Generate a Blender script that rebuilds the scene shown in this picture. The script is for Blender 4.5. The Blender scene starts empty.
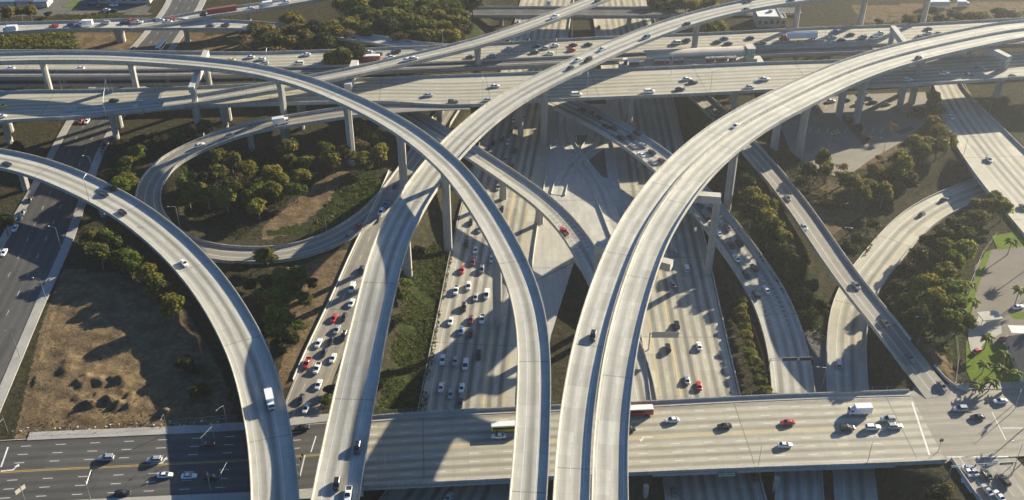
import bpy, math, random
import numpy as np
from mathutils import Vector
random.seed(7)
RNG = np.random.default_rng(11)
SC = bpy.context.scene
COL = SC.collection
# ------------------------------------------------------------------ camera
F = 1100.0                      # focal length in pixels of the 1024 px wide frame
PITCH = math.radians(34.5)      # below the horizon
CAM_H = 245.0                   # metres above street level
cam_data = bpy.data.cameras.new("camera")
cam_data.sensor_width = 36.0
cam_data.lens = 36.0 * F / 1024.0
cam_data.clip_start = 1.0
cam_data.clip_end = 20000.0
cam = bpy.data.objects.new("camera", cam_data)
COL.objects.link(cam)
cam.location = (0, 0, CAM_H)
cam.rotation_euler = (math.radians(90) - PITCH, 0, 0)
SC.camera = cam
# ------------------------------------------------------------------ sky and sun
SUN_EL = math.radians(18.5)
SUN_AZ = math.radians(50.0)     # from +Y towards +X: the sun stands ahead and to the right
world = bpy.data.worlds.new("World")
SC.world = world
world.use_nodes = True
wn = world.node_tree
bg = wn.nodes["Background"]
sky = wn.nodes.new("ShaderNodeTexSky")
sky.sky_type = 'NISHITA'
sky.sun_disc = False
sky.sun_elevation = SUN_EL
sky.sun_rotation = SUN_AZ
sky.air_density = 1.0
sky.dust_density = 0.3
sky.ozone_density = 8.0
tint = wn.nodes.new("ShaderNodeMix"); tint.data_type = 'RGBA'; tint.blend_type = 'MULTIPLY'; tint.inputs[0].default_value = 1.0
tint.inputs[7].default_value = (.80, 1.03, 1.04, 1.0)      # the clear blue of this sky, the same in every direction
wn.links.new(sky.outputs[0], tint.inputs[6]); wn.links.new(tint.outputs[2], bg.inputs[0])
bg.inputs[1].default_value = 0.05
sun_data = bpy.data.lights.new("sun", 'SUN')
sun_data.energy = 5.0
sun_data.angle = math.radians(0.5)
sun_data.color = (1.0, 0.90, 0.68)
sun = bpy.data.objects.new("sun", sun_data)
COL.objects.link(sun)
sdir = Vector((math.sin(SUN_AZ) * math.cos(SUN_EL), math.cos(SUN_AZ) * math.cos(SUN_EL), math.sin(SUN_EL)))
sun.rotation_euler = sdir.to_track_quat('Z', 'Y').to_euler()
SC.view_settings.view_transform = 'Standard'
SC.view_settings.look = 'None'
SC.view_settings.exposure = 1.58
SC.view_settings.gamma = 1.0

# ------------------------------------------------------------------ helpers
def unp(px, py, z=0.0):
    """The point at height z that the photograph shows at pixel (px, py)."""
    u = (px - 512) / F
    v = (250 - py) / F
    d = np.array([u, math.cos(PITCH) + v * math.sin(PITCH), -math.sin(PITCH) + v * math.cos(PITCH)])
    return np.array([0, 0, CAM_H]) + (z - CAM_H) / d[2] * d

def proj(p):
    dz = p[2] - CAM_H; dep = p[1] * math.cos(PITCH) - dz * math.sin(PITCH)
    return 512 + F * p[0] / dep, 250 - F * (p[1] * math.sin(PITCH) + dz * math.cos(PITCH)) / dep
def link(o, parent=None):
    COL.objects.link(o)
    if parent is not None:
        o.parent = parent
    return o

def tag(o, label=None, cat=None, group=None, kind=None):
    if label: o["label"] = label
    if cat: o["category"] = cat
    if group: o["group"] = group
    if kind: o["kind"] = kind
    return o

def empty(name, loc=(0, 0, 0), rz=0.0):
    o = bpy.data.objects.new(name, None)
    o.location = loc
    o.rotation_euler = (0, 0, rz)
    return link(o)

class MB:
    """Collects vertices and faces (with optional uv and material index) for one mesh."""
    def __init__(self):
        self.v = []; self.f = []; self.uv = {}; self.mi = []
    def add(self, verts, faces, uvs=None, mi=0):
        n = len(self.v)
        self.v.extend([tuple(map(float, p)) for p in verts])
        for k, f in enumerate(faces):
            if uvs is not None:
                self.uv[len(self.f)] = [uvs[i] for i in f]
            self.f.append(tuple(i + n for i in f))
            self.mi.append(mi)
    def box(self, c, s, rz=0.0, mi=0, taper=1.0):
        """Box centred on c in x, y and standing from c.z up by s.z."""
        hx, hy, hz = s[0] / 2, s[1] / 2, s[2]
        ca, sa = math.cos(rz), math.sin(rz)
        V = []
        for (k, t) in ((0, 1.0), (hz, taper)):
            for (x, y) in ((-hx, -hy), (hx, -hy), (hx, hy), (-hx, hy)):
                x *= t; y *= t
                V.append((c[0] + ca * x - sa * y, c[1] + sa * x + ca * y, c[2] + k))
        self.add(V, [(3, 2, 1, 0), (4, 5, 6, 7), (0, 1, 5, 4), (1, 2, 6, 5), (2, 3, 7, 6), (3, 0, 4, 7)], mi=mi)
    def bar(self, p, q, r, n=5, r2=None, mi=0, cap=True):
        p = np.array(p, float); q = np.array(q, float)
        d = q - p; L = np.linalg.norm(d)
        if L < 1e-6: return
        d /= L
        a = np.cross(d, [0, 0, 1.0]) if abs(d[2]) < .9 else np.cross(d, [1.0, 0, 0])
        a /= np.linalg.norm(a); b = np.cross(d, a)
        r2 = r if r2 is None else r2
        V = []
        for (c, rr) in ((p, r), (q, r2)):
            for k in range(n):
                t = 2 * math.pi * k / n
                V.append(c + rr * (math.cos(t) * a + math.sin(t) * b))
        fs = [(k, k + n, (k + 1) % n + n, (k + 1) % n) for k in range(n)]
        if cap:
            fs += [tuple(range(n))[::1], tuple(range(2 * n - 1, n - 1, -1))]
        self.add(V, fs, mi=mi)
    def loft(self, rings, closed=True, caps=True, mi=0, along=None):
        n = len(rings[0]); V = [p for r in rings for p in r]; fs = []
        UV = None if along is None else [(float(k), along[i]) for i in range(len(rings)) for k in range(n)]
        for i in range(len(rings) - 1):
            for k in range(n if closed else n - 1):
                k2 = (k + 1) % n
                fs.append((i * n + k, i * n + k2, (i + 1) * n + k2, (i + 1) * n + k))
        if caps and closed:
            fs.append(tuple(range(n - 1, -1, -1)))
            fs.append(tuple(range((len(rings) - 1) * n, len(rings) * n)))
        self.add(V, fs, UV, mi=mi)
    def mesh(self, name, mats, smooth=False):
        m = bpy.data.meshes.new(name)
        m.from_pydata(self.v, [], self.f)
        if not isinstance(mats, (list, tuple)): mats = [mats]
        for x in mats: m.materials.append(x)
        if len(mats) > 1:
            m.polygons.foreach_set("material_index", self.mi)
        if self.uv:
            ul = m.uv_layers.new(name="UVMap")
            for pi, uvs in self.uv.items():
                p = m.polygons[pi]
                for k, li in enumerate(p.loop_indices):
                    ul.data[li].uv = uvs[k]
        if smooth:
            m.polygons.foreach_set("use_smooth", [True] * len(m.polygons))
        m.update()
        return m
    def build(self, name, mats, parent=None, smooth=False):
        return link(bpy.data.objects.new(name, self.mesh(name, mats, smooth)), parent)

# ------------------------------------------------------------------ materials
def nodes_of(name):
    m = bpy.data.materials.new(name); m.use_nodes = True
    nt = m.node_tree
    return m, nt, nt.nodes["Principled BSDF"]
def N(nt, typ, **kw):
    n = nt.nodes.new(typ)
    for k, v in kw.items():
        if k == 'op': n.operation = v
        else: setattr(n, k, v)
    return n
def val(nt, op, a, b=None, c=None, clamp=False):
    n = nt.nodes.new("ShaderNodeMath"); n.operation = op; n.use_clamp = clamp
    for i, x in enumerate((a, b, c)):
        if x is None: continue
        if isinstance(x, (int, float)): n.inputs[i].default_value = x
        else: nt.links.new(x, n.inputs[i])
    return n.outputs[0]
def mixc(nt, fac, a, b, mode='MIX'):
    n = nt.nodes.new("ShaderNodeMix"); n.data_type = 'RGBA'; n.blend_type = mode
    for sock, x in ((n.inputs[0], fac), (n.inputs[6], a), (n.inputs[7], b)):
        if isinstance(x, (int, float)): sock.default_value = x
        elif isinstance(x, tuple): sock.default_value = (*x[:3], 1.0)
        else: nt.links.new(x, sock)
    return n.outputs[2]
def noise(nt, vec, scale, detail=4.0, rough=.55):
    n = nt.nodes.new("ShaderNodeTexNoise"); n.inputs["Scale"].default_value = scale
    n.inputs["Detail"].default_value = detail; n.inputs["Roughness"].default_value = rough
    if vec is not None: nt.links.new(vec, n.inputs["Vector"])
    return n.outputs["Fac"]
def ramp(nt, fac, stops):
    n = nt.nodes.new("ShaderNodeValToRGB")
    el = n.color_ramp.elements
    while len(el) < len(stops): el.new(0.5)
    for e, (p, c) in zip(el, stops):
        e.position = p; e.color = (*c[:3], 1.0) if isinstance(c, tuple) else (c, c, c, 1.0)
    nt.links.new(fac, n.inputs[0])
    return n.outputs[0]
def mapping(nt, vec, scale):
    n = nt.nodes.new("ShaderNodeMapping"); n.inputs["Scale"].default_value = scale
    nt.links.new(vec, n.inputs["Vector"])
    return n.outputs[0]

def plain(name, col, rough=.6, metal=0.0, var=0.0, scale=3.0, spec=.5):
    m, nt, b = nodes_of(name)
    b.inputs["Base Color"].default_value = (*col, 1); b.inputs["Roughness"].default_value = rough
    b.inputs["Metallic"].default_value = metal; b.inputs["Specular IOR Level"].default_value = spec
    if var:
        tc = nt.nodes.new("ShaderNodeTexCoord")
        f = noise(nt, tc.outputs["Object"], scale)
        f = ramp(nt, f, [(.3, 0.0), (.7, 1.0)])
        nt.links.new(mixc(nt, f, tuple(c * (1 - var) for c in col), tuple(min(1, c * (1 + var)) for c in col)), b.inputs["Base Color"])
    return m

def road_material(name, base, dark, nl, stripe=.6, joint=4.6, patch=.10, rough=.75, mottled=.12):
    """Pavement whose uv is (lane units from the first lane line, metres along). Traffic darkens the middle of each lane."""
    m, nt, b = nodes_of(name)
    uv = nt.nodes.new("ShaderNodeUVMap"); uv.uv_map = "UVMap"
    sp = nt.nodes.new("ShaderNodeSeparateXYZ"); nt.links.new(uv.outputs[0], sp.inputs[0])
    u, v = sp.outputs[0], sp.outputs[1]
    inside = val(nt, 'MULTIPLY', val(nt, 'GREATER_THAN', u, 0.0), val(nt, 'LESS_THAN', u, float(nl)))
    fr = val(nt, 'FRACT', u)
    d = val(nt, 'ABSOLUTE', val(nt, 'SUBTRACT', fr, .5))
    st = nt.nodes.new("ShaderNodeMapRange"); st.interpolation_type = 'SMOOTHSTEP'
    nt.links.new(d, st.inputs[0])
    st.inputs[1].default_value = .37; st.inputs[2].default_value = .08; st.inputs[3].default_value = 0; st.inputs[4].default_value = 1
    # long uneven wear along the direction of travel
    comb = nt.nodes.new("ShaderNodeCombineXYZ")
    nt.links.new(val(nt, 'MULTIPLY', u, 2.6), comb.inputs[0]); nt.links.new(val(nt, 'MULTIPLY', v, .018), comb.inputs[1])
    n1 = noise(nt, comb.outputs[0], 1.0, 5.0, .6)
    lane_id = nt.nodes.new("ShaderNodeTexWhiteNoise"); lane_id.noise_dimensions = '1D'
    nt.links.new(val(nt, 'FLOOR', u), lane_id.inputs["W"])
    amt = val(nt, 'MULTIPLY', st.outputs[0], val(nt, 'ADD', val(nt, 'MULTIPLY', n1, .9), val(nt, 'MULTIPLY', lane_id.outputs[0], .35)))
    amt = val(nt, 'MULTIPLY', val(nt, 'MULTIPLY', amt, inside), stripe, clamp=True)
    col = mixc(nt, amt, base, dark)
    # slabs poured at different times
    c2 = nt.nodes.new("ShaderNodeCombineXYZ")
    nt.links.new(val(nt, 'FLOOR', u), c2.inputs[0]); nt.links.new(val(nt, 'FLOOR', val(nt, 'DIVIDE', v, joint * 2)), c2.inputs[1])
    wn_ = nt.nodes.new("ShaderNodeTexWhiteNoise"); wn_.noise_dimensions = '2D'; nt.links.new(c2.outputs[0], wn_.inputs["Vector"])
    sl = ramp(nt, wn_.outputs[0], [(0.0, 1 - patch), (.8, 1.0), (.86, 1 + patch * 1.2), (1.0, 1 + patch * 1.2)])
    col = mixc(nt, 1.0, col, sl, 'MULTIPLY')
    # streaky mottling
    c3 = nt.nodes.new("ShaderNodeCombineXYZ")
    nt.links.new(val(nt, 'MULTIPLY', u, 3.6), c3.inputs[0]); nt.links.new(val(nt, 'MULTIPLY', v, .28), c3.inputs[1])
    n2 = noise(nt, c3.outputs[0], .55, 6.0, .65)
    col = mixc(nt, 1.0, col, ramp(nt, n2, [(.3, 1 - mottled), (.7, 1 + mottled)]), 'MULTIPLY')
    # transverse joints
    jf = val(nt, 'ABSOLUTE', val(nt, 'SUBTRACT', val(nt, 'FRACT', val(nt, 'DIVIDE', v, joint)), .5))
    jm = val(nt, 'GREATER_THAN', jf, .5 - .08 / joint)
    ef = val(nt, 'ABSOLUTE', val(nt, 'SUBTRACT', val(nt, 'FRACT', val(nt, 'DIVIDE', v, joint * 11)), .5))
    em = val(nt, 'GREATER_THAN', ef, .5 - .22 / (joint * 11))
    lf = val(nt, 'MULTIPLY', val(nt, 'GREATER_THAN', d, .487), inside)
    col = mixc(nt, val(nt, 'ADD', val(nt, 'ADD', val(nt, 'MULTIPLY', jm, .22), val(nt, 'MULTIPLY', em, .55)), val(nt, 'MULTIPLY', lf, .3), clamp=True), col, tuple(c * .35 for c in base))
    nt.links.new(col, b.inputs["Base Color"])
    b.inputs["Roughness"].default_value = rough
    b.inputs["Specular IOR Level"].default_value = .35
    return m

def concrete(name, col, streak=.22, scale=.35):
    m, nt, b = nodes_of(name)
    tc = nt.nodes.new("ShaderNodeTexCoord")
    f1 = noise(nt, mapping(nt, tc.outputs["Object"], (1.6, 1.6, .22)), scale * 3, 5.0, .6)
    f2 = noise(nt, tc.outputs["Object"], scale * .35, 3.0)
    c = mixc(nt, ramp(nt, f1, [(.3, 0.0), (.72, 1.0)]), tuple(x * (1 - streak) for x in col), tuple(x * (1 + streak * .35) for x in col))
    c = mixc(nt, 1.0, c, ramp(nt, f2, [(.3, .86), (.7, 1.08)]), 'MULTIPLY')
    nt.links.new(c, b.inputs["Base Color"]); b.inputs["Roughness"].default_value = .85
    b.inputs["Specular IOR Level"].default_value = .3
    return m

CONC = concrete("cast_concrete", (.40, .375, .335))
def parapet_concrete(name, col):
    m, nt, b = nodes_of(name)
    uv = nt.nodes.new("ShaderNodeUVMap"); uv.uv_map = "UVMap"
    sp = nt.nodes.new("ShaderNodeSeparateXYZ"); nt.links.new(uv.outputs[0], sp.inputs[0])
    cb = nt.nodes.new("ShaderNodeCombineXYZ"); nt.links.new(val(nt, 'MULTIPLY', sp.outputs[0], .25), cb.inputs[0]); nt.links.new(val(nt, 'MULTIPLY', sp.outputs[1], .9), cb.inputs[1])
    f = noise(nt, cb.outputs[0], 1.0, 6.0, .7)
    c2 = nt.nodes.new("ShaderNodeCombineXYZ"); nt.links.new(val(nt, 'FLOOR', val(nt, 'DIVIDE', sp.outputs[1], 6.1)), c2.inputs[0])
    w = nt.nodes.new("ShaderNodeTexWhiteNoise"); w.noise_dimensions = '2D'; nt.links.new(c2.outputs[0], w.inputs["Vector"])
    c = mixc(nt, ramp(nt, f, [(.32, 0.0), (.66, 1.0)]), tuple(x * .62 for x in col), col)
    c = mixc(nt, 1.0, c, ramp(nt, w.outputs[0], [(0, .84), (1, 1.06)]), 'MULTIPLY')
    j = val(nt, 'GREATER_THAN', val(nt, 'ABSOLUTE', val(nt, 'SUBTRACT', val(nt, 'FRACT', val(nt, 'DIVIDE', sp.outputs[1], 6.1)), .5)), .486)
    c = mixc(nt, val(nt, 'MULTIPLY', j, .6), c, tuple(x * .25 for x in col))
    nt.links.new(c, b.inputs["Base Color"]); b.inputs["Roughness"].default_value = .85; b.inputs["Specular IOR Level"].default_value = .3
    return m
PARAPET = parapet_concrete("parapet_concrete", (.48, .455, .40))
GIRDER = parapet_concrete("girder_concrete", (.40, .38, .335))
CONC_PALE = concrete("pale_concrete", (.50, .475, .43))
CONC_DARK = concrete("stained_concrete", (.26, .245, .22))
DECK_BASE = (.41, .394, .345); DECK_DARK = (.165, .152, .125)
FWY_BASE = (.39, .36, .29); FWY_DARK = (.15, .138, .12)
ASPH_BASE = (.078, .074, .068); ASPH_DARK = (.034, .033, .031)
_rm = {}
def rmat(kind, nl):
    k = (kind, nl)
    if k not in _rm:
        if kind == 'deck': _rm[k] = road_material("deck_concrete_%d_lanes" % nl, DECK_BASE, DECK_DARK, nl, 1.15, patch=.06)
        if kind == 'pale': _rm[k] = road_material("pale_deck_concrete_%d_lanes" % nl, (.45, .432, .38), (.20, .19, .162), nl, .85, patch=.09)
        if kind == 'freeway': _rm[k] = road_material("freeway_concrete_%d_lanes" % nl, FWY_BASE, FWY_DARK, nl, 1.15)
        if kind == 'bridge': _rm[k] = road_material("bridge_concrete_%d_lanes" % nl, (.37, .342, .272), (.165, .15, .118), nl, .9, patch=.04)
        if kind == 'asphalt': _rm[k] = road_material("asphalt_%d_lanes" % nl, ASPH_BASE, ASPH_DARK, nl, .6, patch=.12, joint=9.0)
        if kind == 'tan': _rm[k] = road_material("worn_asphalt_%d_lanes" % nl, (.25, .225, .185), (.15, .135, .115), nl, .6, patch=.08, joint=9.0)
    return _rm[k]
WHITE_PAINT = plain("white_road_paint", (.62, .61, .58), .7, var=.12, scale=.6)
YELLOW_PAINT = plain("yellow_road_paint", (.55, .36, .06), .7, var=.15, scale=.6)
GALV = plain("galvanised_steel", (.42, .43, .44), .45, .7)
DARK_METAL = plain("dark_steel", (.06, .06, .065), .5, .5)
LAMP_GLASS = plain("lamp_lens", (.75, .75, .7), .25)
# ------------------------------------------------------------------ ribbons: roads, ramps and viaducts
LANE = 3.6
RIB = {}
def smooth_line(P, sig, n=3):
    for _ in range(n):
        Q = P.copy()
        Q[1:-1] = P[:-2] * .25 * sig + P[1:-1] * (1 - .5 * sig) + P[2:] * .25 * sig
        P = Q
    return P
def catmull(C, step=2.5):
    C = np.array(C, float)
    E_ = np.vstack([2 * C[0] - C[1], C, 2 * C[-1] - C[-2]])
    out = []
    for i in range(1, len(E_) - 2):
        p0, p1, p2, p3 = E_[i - 1], E_[i], E_[i + 1], E_[i + 2]
        def tj(t, a, b): return t + max(1e-3, np.linalg.norm((b - a)[:2])) ** .5
        t0 = 0.0; t1 = tj(t0, p0, p1); t2 = tj(t1, p1, p2); t3 = tj(t2, p2, p3)
        n = max(2, int(np.linalg.norm((p2 - p1)[:2]) / step))
        for k in range(n):
            t = t1 + (t2 - t1) * k / n
            A1 = (t1 - t) / (t1 - t0) * p0 + (t - t0) / (t1 - t0) * p1
            A2 = (t2 - t) / (t2 - t1) * p1 + (t - t1) / (t2 - t1) * p2
            A3 = (t3 - t) / (t3 - t2) * p2 + (t - t2) / (t3 - t2) * p3
            B1 = (t2 - t) / (t2 - t0) * A1 + (t - t0) / (t2 - t0) * A2
            B2 = (t3 - t) / (t3 - t1) * A2 + (t - t1) / (t3 - t1) * A3
            out.append((t2 - t) / (t2 - t1) * B1 + (t - t1) / (t2 - t1) * B2)
    out.append(C[-1])
    P = np.array(out)
    s = np.concatenate([[0], np.cumsum(np.linalg.norm(np.diff(P[:, :2], axis=0), axis=1))])
    m = max(3, int(s[-1] / step) + 1)
    t = np.linspace(0, s[-1], m)
    return np.stack([np.interp(t, s, P[:, k]) for k in range(P.shape[1])], 1), t

class Ribbon:
    """Centre line (x, y, z, width) sampled every 2.5 m."""
    def __init__(self, key, pts=None, edges=None, w=None, sm=24, step=2.5):
        C = []
        if edges is not None:
            for (pa, pb, z) in edges:
                a = unp(pa[0], pa[1], z); b = unp(pb[0], pb[1], z)
                C.append((*((a + b) / 2), np.linalg.norm((a - b)[:2])))
        else:
            for p in pts:
                q = unp(p[0], p[1], p[2])
                C.append((q[0], q[1], q[2], p[3] if len(p) > 3 else w))
        P, self.s = catmull(C, step)
        P = smooth_line(P, 1.0, sm)
        self.P = P
        T = np.gradient(P[:, :2], axis=0)
        T /= np.linalg.norm(T, axis=1)[:, None]
        self.T = T
        self.R = np.stack([T[:, 1], -T[:, 0]], 1)       # to the right of travel
        if edges is not None:                            # edge to edge distance -> true width
            pass
        RIB[key] = self
    def at(self, i, o, dz=0.0):
        return (self.P[i, 0] + self.R[i, 0] * o, self.P[i, 1] + self.R[i, 1] * o, self.P[i, 2] + dz)
    def near(self, x, y):
        d = (self.P[:, 0] - x) ** 2 + (self.P[:, 1] - y) ** 2
        return int(np.argmin(d))
    def offset(self, key, off, w):
        r = object.__new__(Ribbon)
        P = self.P.copy(); P[:, :2] += self.R * off; P[:, 3] = w
        r.P = P; r.T = self.T; r.R = self.R
        r.s = np.concatenate([[0], np.cumsum(np.linalg.norm(np.diff(P[:, :2], axis=0), axis=1))])
        RIB[key] = r
        return r

def sweep(r, prof, i0=0, i1=None, closed=True, caps=True, rel=False):
    """Sweep a profile [(side, offset, dz)]: side -1/0/+1 adds that many half widths to the offset."""
    i1 = len(r.P) - 1 if i1 is None else i1
    rings = []
    for i in range(i0, i1 + 1):
        hw = r.P[i, 3] / 2
        rings.append([r.at(i, s * hw + o, dz) for (s, o, dz) in prof])
    m = MB(); m.loft(rings, closed, caps, along=[r.s[i] for i in range(i0, i1 + 1)])
    return m

def surface(r, dz=0.0, lane0=None, inset=0.0, i0=0, i1=None):
    i1 = len(r.P) - 1 if i1 is None else i1
    m = MB(); V = []; UV = []; fs = []
    ncol = 3
    for k, i in enumerate(range(i0, i1 + 1)):
        hw = r.P[i, 3] / 2 - inset
        for c in range(ncol):
            o = -hw + 2 * hw * c / (ncol - 1)
            V.append(r.at(i, o, dz))
            UV.append(((o - lane0) / LANE if lane0 is not None else (o + hw) / LANE, r.s[i]))
    for k in range(i1 - i0):
        for c in range(ncol - 1):
            a = k * ncol + c
            fs.append((a, a + 1, a + 1 + ncol, a + ncol))
    m.add(V, fs, UV)
    return m

def paint_line(m, r, o, w=.16, dash=None, i0=0, i1=None, dz=.02, rel=None):
    i1 = len(r.P) - 1 if i1 is None else i1
    def pt(s, oo):
        x = np.interp(s, r.s, r.P[:, 0]); y = np.interp(s, r.s, r.P[:, 1]); z = np.interp(s, r.s, r.P[:, 2])
        rx = np.interp(s, r.s, r.R[:, 0]); ry = np.interp(s, r.s, r.R[:, 1]); hw = np.interp(s, r.s, r.P[:, 3]) / 2
        off = oo + (rel * hw if rel else 0)
        return (x + rx * off, y + ry * off, z + dz)
    s0, s1 = r.s[i0], r.s[i1]
    if dash:
        s = s0 + 1.0
        while s + dash[0] < s1:
            m.add([pt(s, o - w / 2), pt(s, o + w / 2), pt(s + dash[0], o + w / 2), pt(s + dash[0], o - w / 2)], [(0, 1, 2, 3)])
            s += dash[0] + dash[1]
    else:
        V = []
        for i in range(i0, i1 + 1):
            V += [pt(r.s[i], o - w / 2), pt(r.s[i], o + w / 2)]
        m.add(V, [(2 * k, 2 * k + 1, 2 * k + 3, 2 * k + 2) for k in range(i1 - i0)])

def markings(r, parent, lane0, nl, yellow='left', solid=(), dz=.02, i0=0, i1=None, edge=True):
    w = MB(); y = MB()
    for k in range(1, nl):
        if k in solid: paint_line(w, r, lane0 + k * LANE, .16, None, i0, i1, dz)
        else: paint_line(w, r, lane0 + k * LANE, .14, (3.6, 9.0), i0, i1, dz)
    if edge:
        (y if yellow == 'left' else w).__class__
        paint_line(y if yellow in ('left', 'both') else w, r, lane0, .18, None, i0, i1, dz)
        paint_line(y if yellow in ('right', 'both') else w, r, lane0 + nl * LANE, .18, None, i0, i1, dz)
    if w.v: w.build("lane_marking", WHITE_PAINT, parent)
    if y.v: y.build("edge_line", YELLOW_PAINT, parent)

PAR_H = 1.1
def parapet_mesh(r, side, i0=0, i1=None, h=PAR_H, t=.32):
    s = side
    return sweep(r, [(s, 0.02 * s, -.45), (s, 0.02 * s, h), (s, -t * .7 * s, h), (s, -t * s, .35), (s, -t * 1.5 * s, .004), (s, -t * 1.5 * s, -.45)], i0, i1)

def column_mesh(x, y, z0, z1, rz, a=3.3, b=2.5, flare=1.3):
    m = MB(); rings = []
    H = z1 - z0
    for (z, k) in ((z0, 1.0), (z1 - min(4.5, H * .3), 1.0), (z1 - .9, flare), (z1, flare)):
        ring = []
        for (px, py) in ((-.5, -.22), (-.26, -.5), (.26, -.5), (.5, -.22), (.5, .22), (.26, .5), (-.26, .5), (-.5, .22)):
            X = px * a * k; Y = py * b * (1 + (k - 1) * .3)
            ring.append((x + math.cos(rz) * X - math.sin(rz) * Y, y + math.sin(rz) * X + math.cos(rz) * Y, z))
        rings.append(ring)
    m.loft(rings)
    return m

def viaduct(key, name, label, cat, mat, lane0, nl, deep=2.0, group=None, par=(True, True), gaps=(), columns=(), soff=.30, yellow='none',
            solid=(), col_size=(3.3, 2.5), parh=PAR_H, cap_w=0.0, girder_mat=None, under=()):
    r = RIB[key]
    mid = len(r.P) // 2
    root = tag(empty(name), label, cat, group)
    surface(r, 0.0, lane0).build("deck", mat, root)
    g = sweep(r, [(-1, 0, -.004), (-1, 0, -.42), (-2 * soff - .04, -.2, -.62), (-2 * soff + .02, 0, -deep), (2 * soff - .02, 0, -deep), (2 * soff + .04, .2, -.62), (1, 0, -.42), (1, 0, -.004)], closed=True)
    g.build("girder", girder_mat or GIRDER, root)
    for k, side in enumerate((-1, 1)):
        if not par[k]: continue
        cuts = sorted([(a, b) for (sd, a, b) in gaps if sd == side])
        segs = []; a0 = 0.0
        for (a, b) in cuts:
            if a > a0: segs.append((a0, a))
            a0 = b
        if a0 < 1: segs.append((a0, 1.0))
        n = len(r.P) - 1
        for (a, b) in segs:
            parapet_mesh(r, side, int(a * n), int(b * n), parh).build("parapet", PARAPET, root)
    markings(r, root, lane0, nl, yellow, solid)
    for c in columns:
        q = unp(c[0], c[1], c[2])
        place_column(r, root, q[0], q[1], q[2], deep, col_size, snap=c[3] if len(c) > 3 else True)
    for (px, off) in under:                              # piers below the station that the photograph shows at column px
        i = min(range(len(r.P)), key=lambda k: abs(proj(r.at(k, off, -deep))[0] - px) + (0 if -40 < proj(r.P[k])[1] < 520 else 999))
        p = r.at(i, off)
        column_mesh(p[0], p[1], gz(p[0], p[1]) - 2, p[2] - deep + .05, math.atan2(r.R[i, 1], r.R[i, 0]), *col_size).build("column", CONC, root)
    return root

def place_column(r, root, x, y, z0, deep, size, snap=True):
    i = r.near(x, y)
    hw = r.P[i, 3] / 2
    dx, dy = x - r.P[i, 0], y - r.P[i, 1]
    o = dx * r.R[i, 0] + dy * r.R[i, 1]
    lim = hw * .45
    top = r.P[i, 2] - deep
    rz = math.atan2(r.R[i, 1], r.R[i, 0])
    if snap:
        o2 = max(-lim, min(lim, o)) if hw > 8 else 0.0
        x = r.P[i, 0] + r.R[i, 0] * o2; y = r.P[i, 1] + r.R[i, 1] * o2
        column_mesh(x, y, z0 - 3, top + .05, rz, *size).build("column", CONC, root)
    else:                                                # outrigger bent: a beam carries the deck to a column beside it
        s = 1 if o > 0 else -1
        cm = column_mesh(x, y, z0 - 3, top - 1.7, rz, size[0], size[1], 1.0).build("column", CONC, root)
        m = MB()
        e = abs(o) + 1.9
        rings = []
        for oo in (-s * hw * .3, s * e):
            for_ring = []
            for (t, dz) in ((-1.5, -2.3), (1.5, -2.3), (1.5, .5), (-1.5, .5)):
                px, py, pz = r.at(i, oo, -deep + .0)
                for_ring.append((px + r.T[i, 0] * t, py + r.T[i, 1] * t, pz + dz))
            rings.append(for_ring)
        m.loft(rings)
        m.build("bent_cap", CONC_PALE, root)

def road(key, name, mat, lane0, nl, dz=0.0, yellow='left', solid=(), edge=True, i0=0, i1=None, mark=True):
    r = RIB[key]
    o = surface(r, dz, lane0, 0.0, i0, i1).build(name, mat)
    tag(o, kind='structure')
    if mark: markings(r, o, lane0, nl, yellow, solid, dz + .02, i0, i1, edge)
    return o

def barrier(key, label, side, i0=0, i1=None, off=0.0, h=.85, name="barrier", group=None, mat=None, t=.3):
    r = RIB[key]
    m = sweep(r, [(side, off - t, -.6), (side, off - t * .4, h), (side, off + t * .4, h), (side, off + t, -.6)], i0, i1)
    o = m.build(name, mat or CONC_PALE)
    return tag(o, label, "barrier", group)

# ---- centre lines, traced at their own heights
Ribbon('A', [(-60, 61, 26), (0, 58.5, 27), (100, 57.5, 28), (200, 63.5, 29), (256, 70.5, 30), (306, 83.5, 31), (356, 104, 32), (391, 122, 33), (423.5, 144, 33.5), (455, 172, 34), (480, 205, 34), (498, 234, 34), (507, 250, 33.5), (520, 280, 33), (528, 305, 33), (533, 335, 32.5), (534.5, 375, 32), (533.5, 410, 31.5), (531, 460, 31), (528, 500, 30.5), (524, 560, 30)], w=9.8)
Ribbon('B', [(930, -10, 28), (860, -7, 28), (800, -2.5, 28), (768, 2.5, 28), (730, 9.5, 27.5), (673, 25.5, 27), (616, 47.5, 26.5), (568, 70, 26), (524, 92, 25.5), (487, 117, 25.2), (450.5, 151, 24.8), (431, 175, 24.5), (413.5, 200, 24.2), (398, 228, 24), (389, 249, 23.5), (380.5, 279, 22.8), (373.5, 310, 20.6), (365, 348, 18, 12.7), (358, 380, 15.8, 13), (349, 425, 13.4, 13.2), (337, 490, 12.2, 13.4), (325, 560, 12, 13.4)], w=12.4)
Ribbon('C', [(1090, 26, 23), (1024, 29.5, 23.5), (993, 34.5, 24), (918, 51, 25), (868, 65.5, 26), (830.5, 80.5, 27), (793, 98.5, 28), (757, 117, 29), (722, 140, 30), (687, 171.5, 31), (662, 203, 32), (642, 235, 32), (624.5, 278, 32), (612, 318, 32), (602, 362, 32), (596.5, 400, 31.5), (593, 430, 31), (591, 475, 31), (590.5, 500, 31), (590, 560, 30.5)], w=19.4)
RIB['C'].offset('C_left', 4.95, 9.6)
RIB['C'].offset('C_right', -4.95, 9.6)
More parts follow.
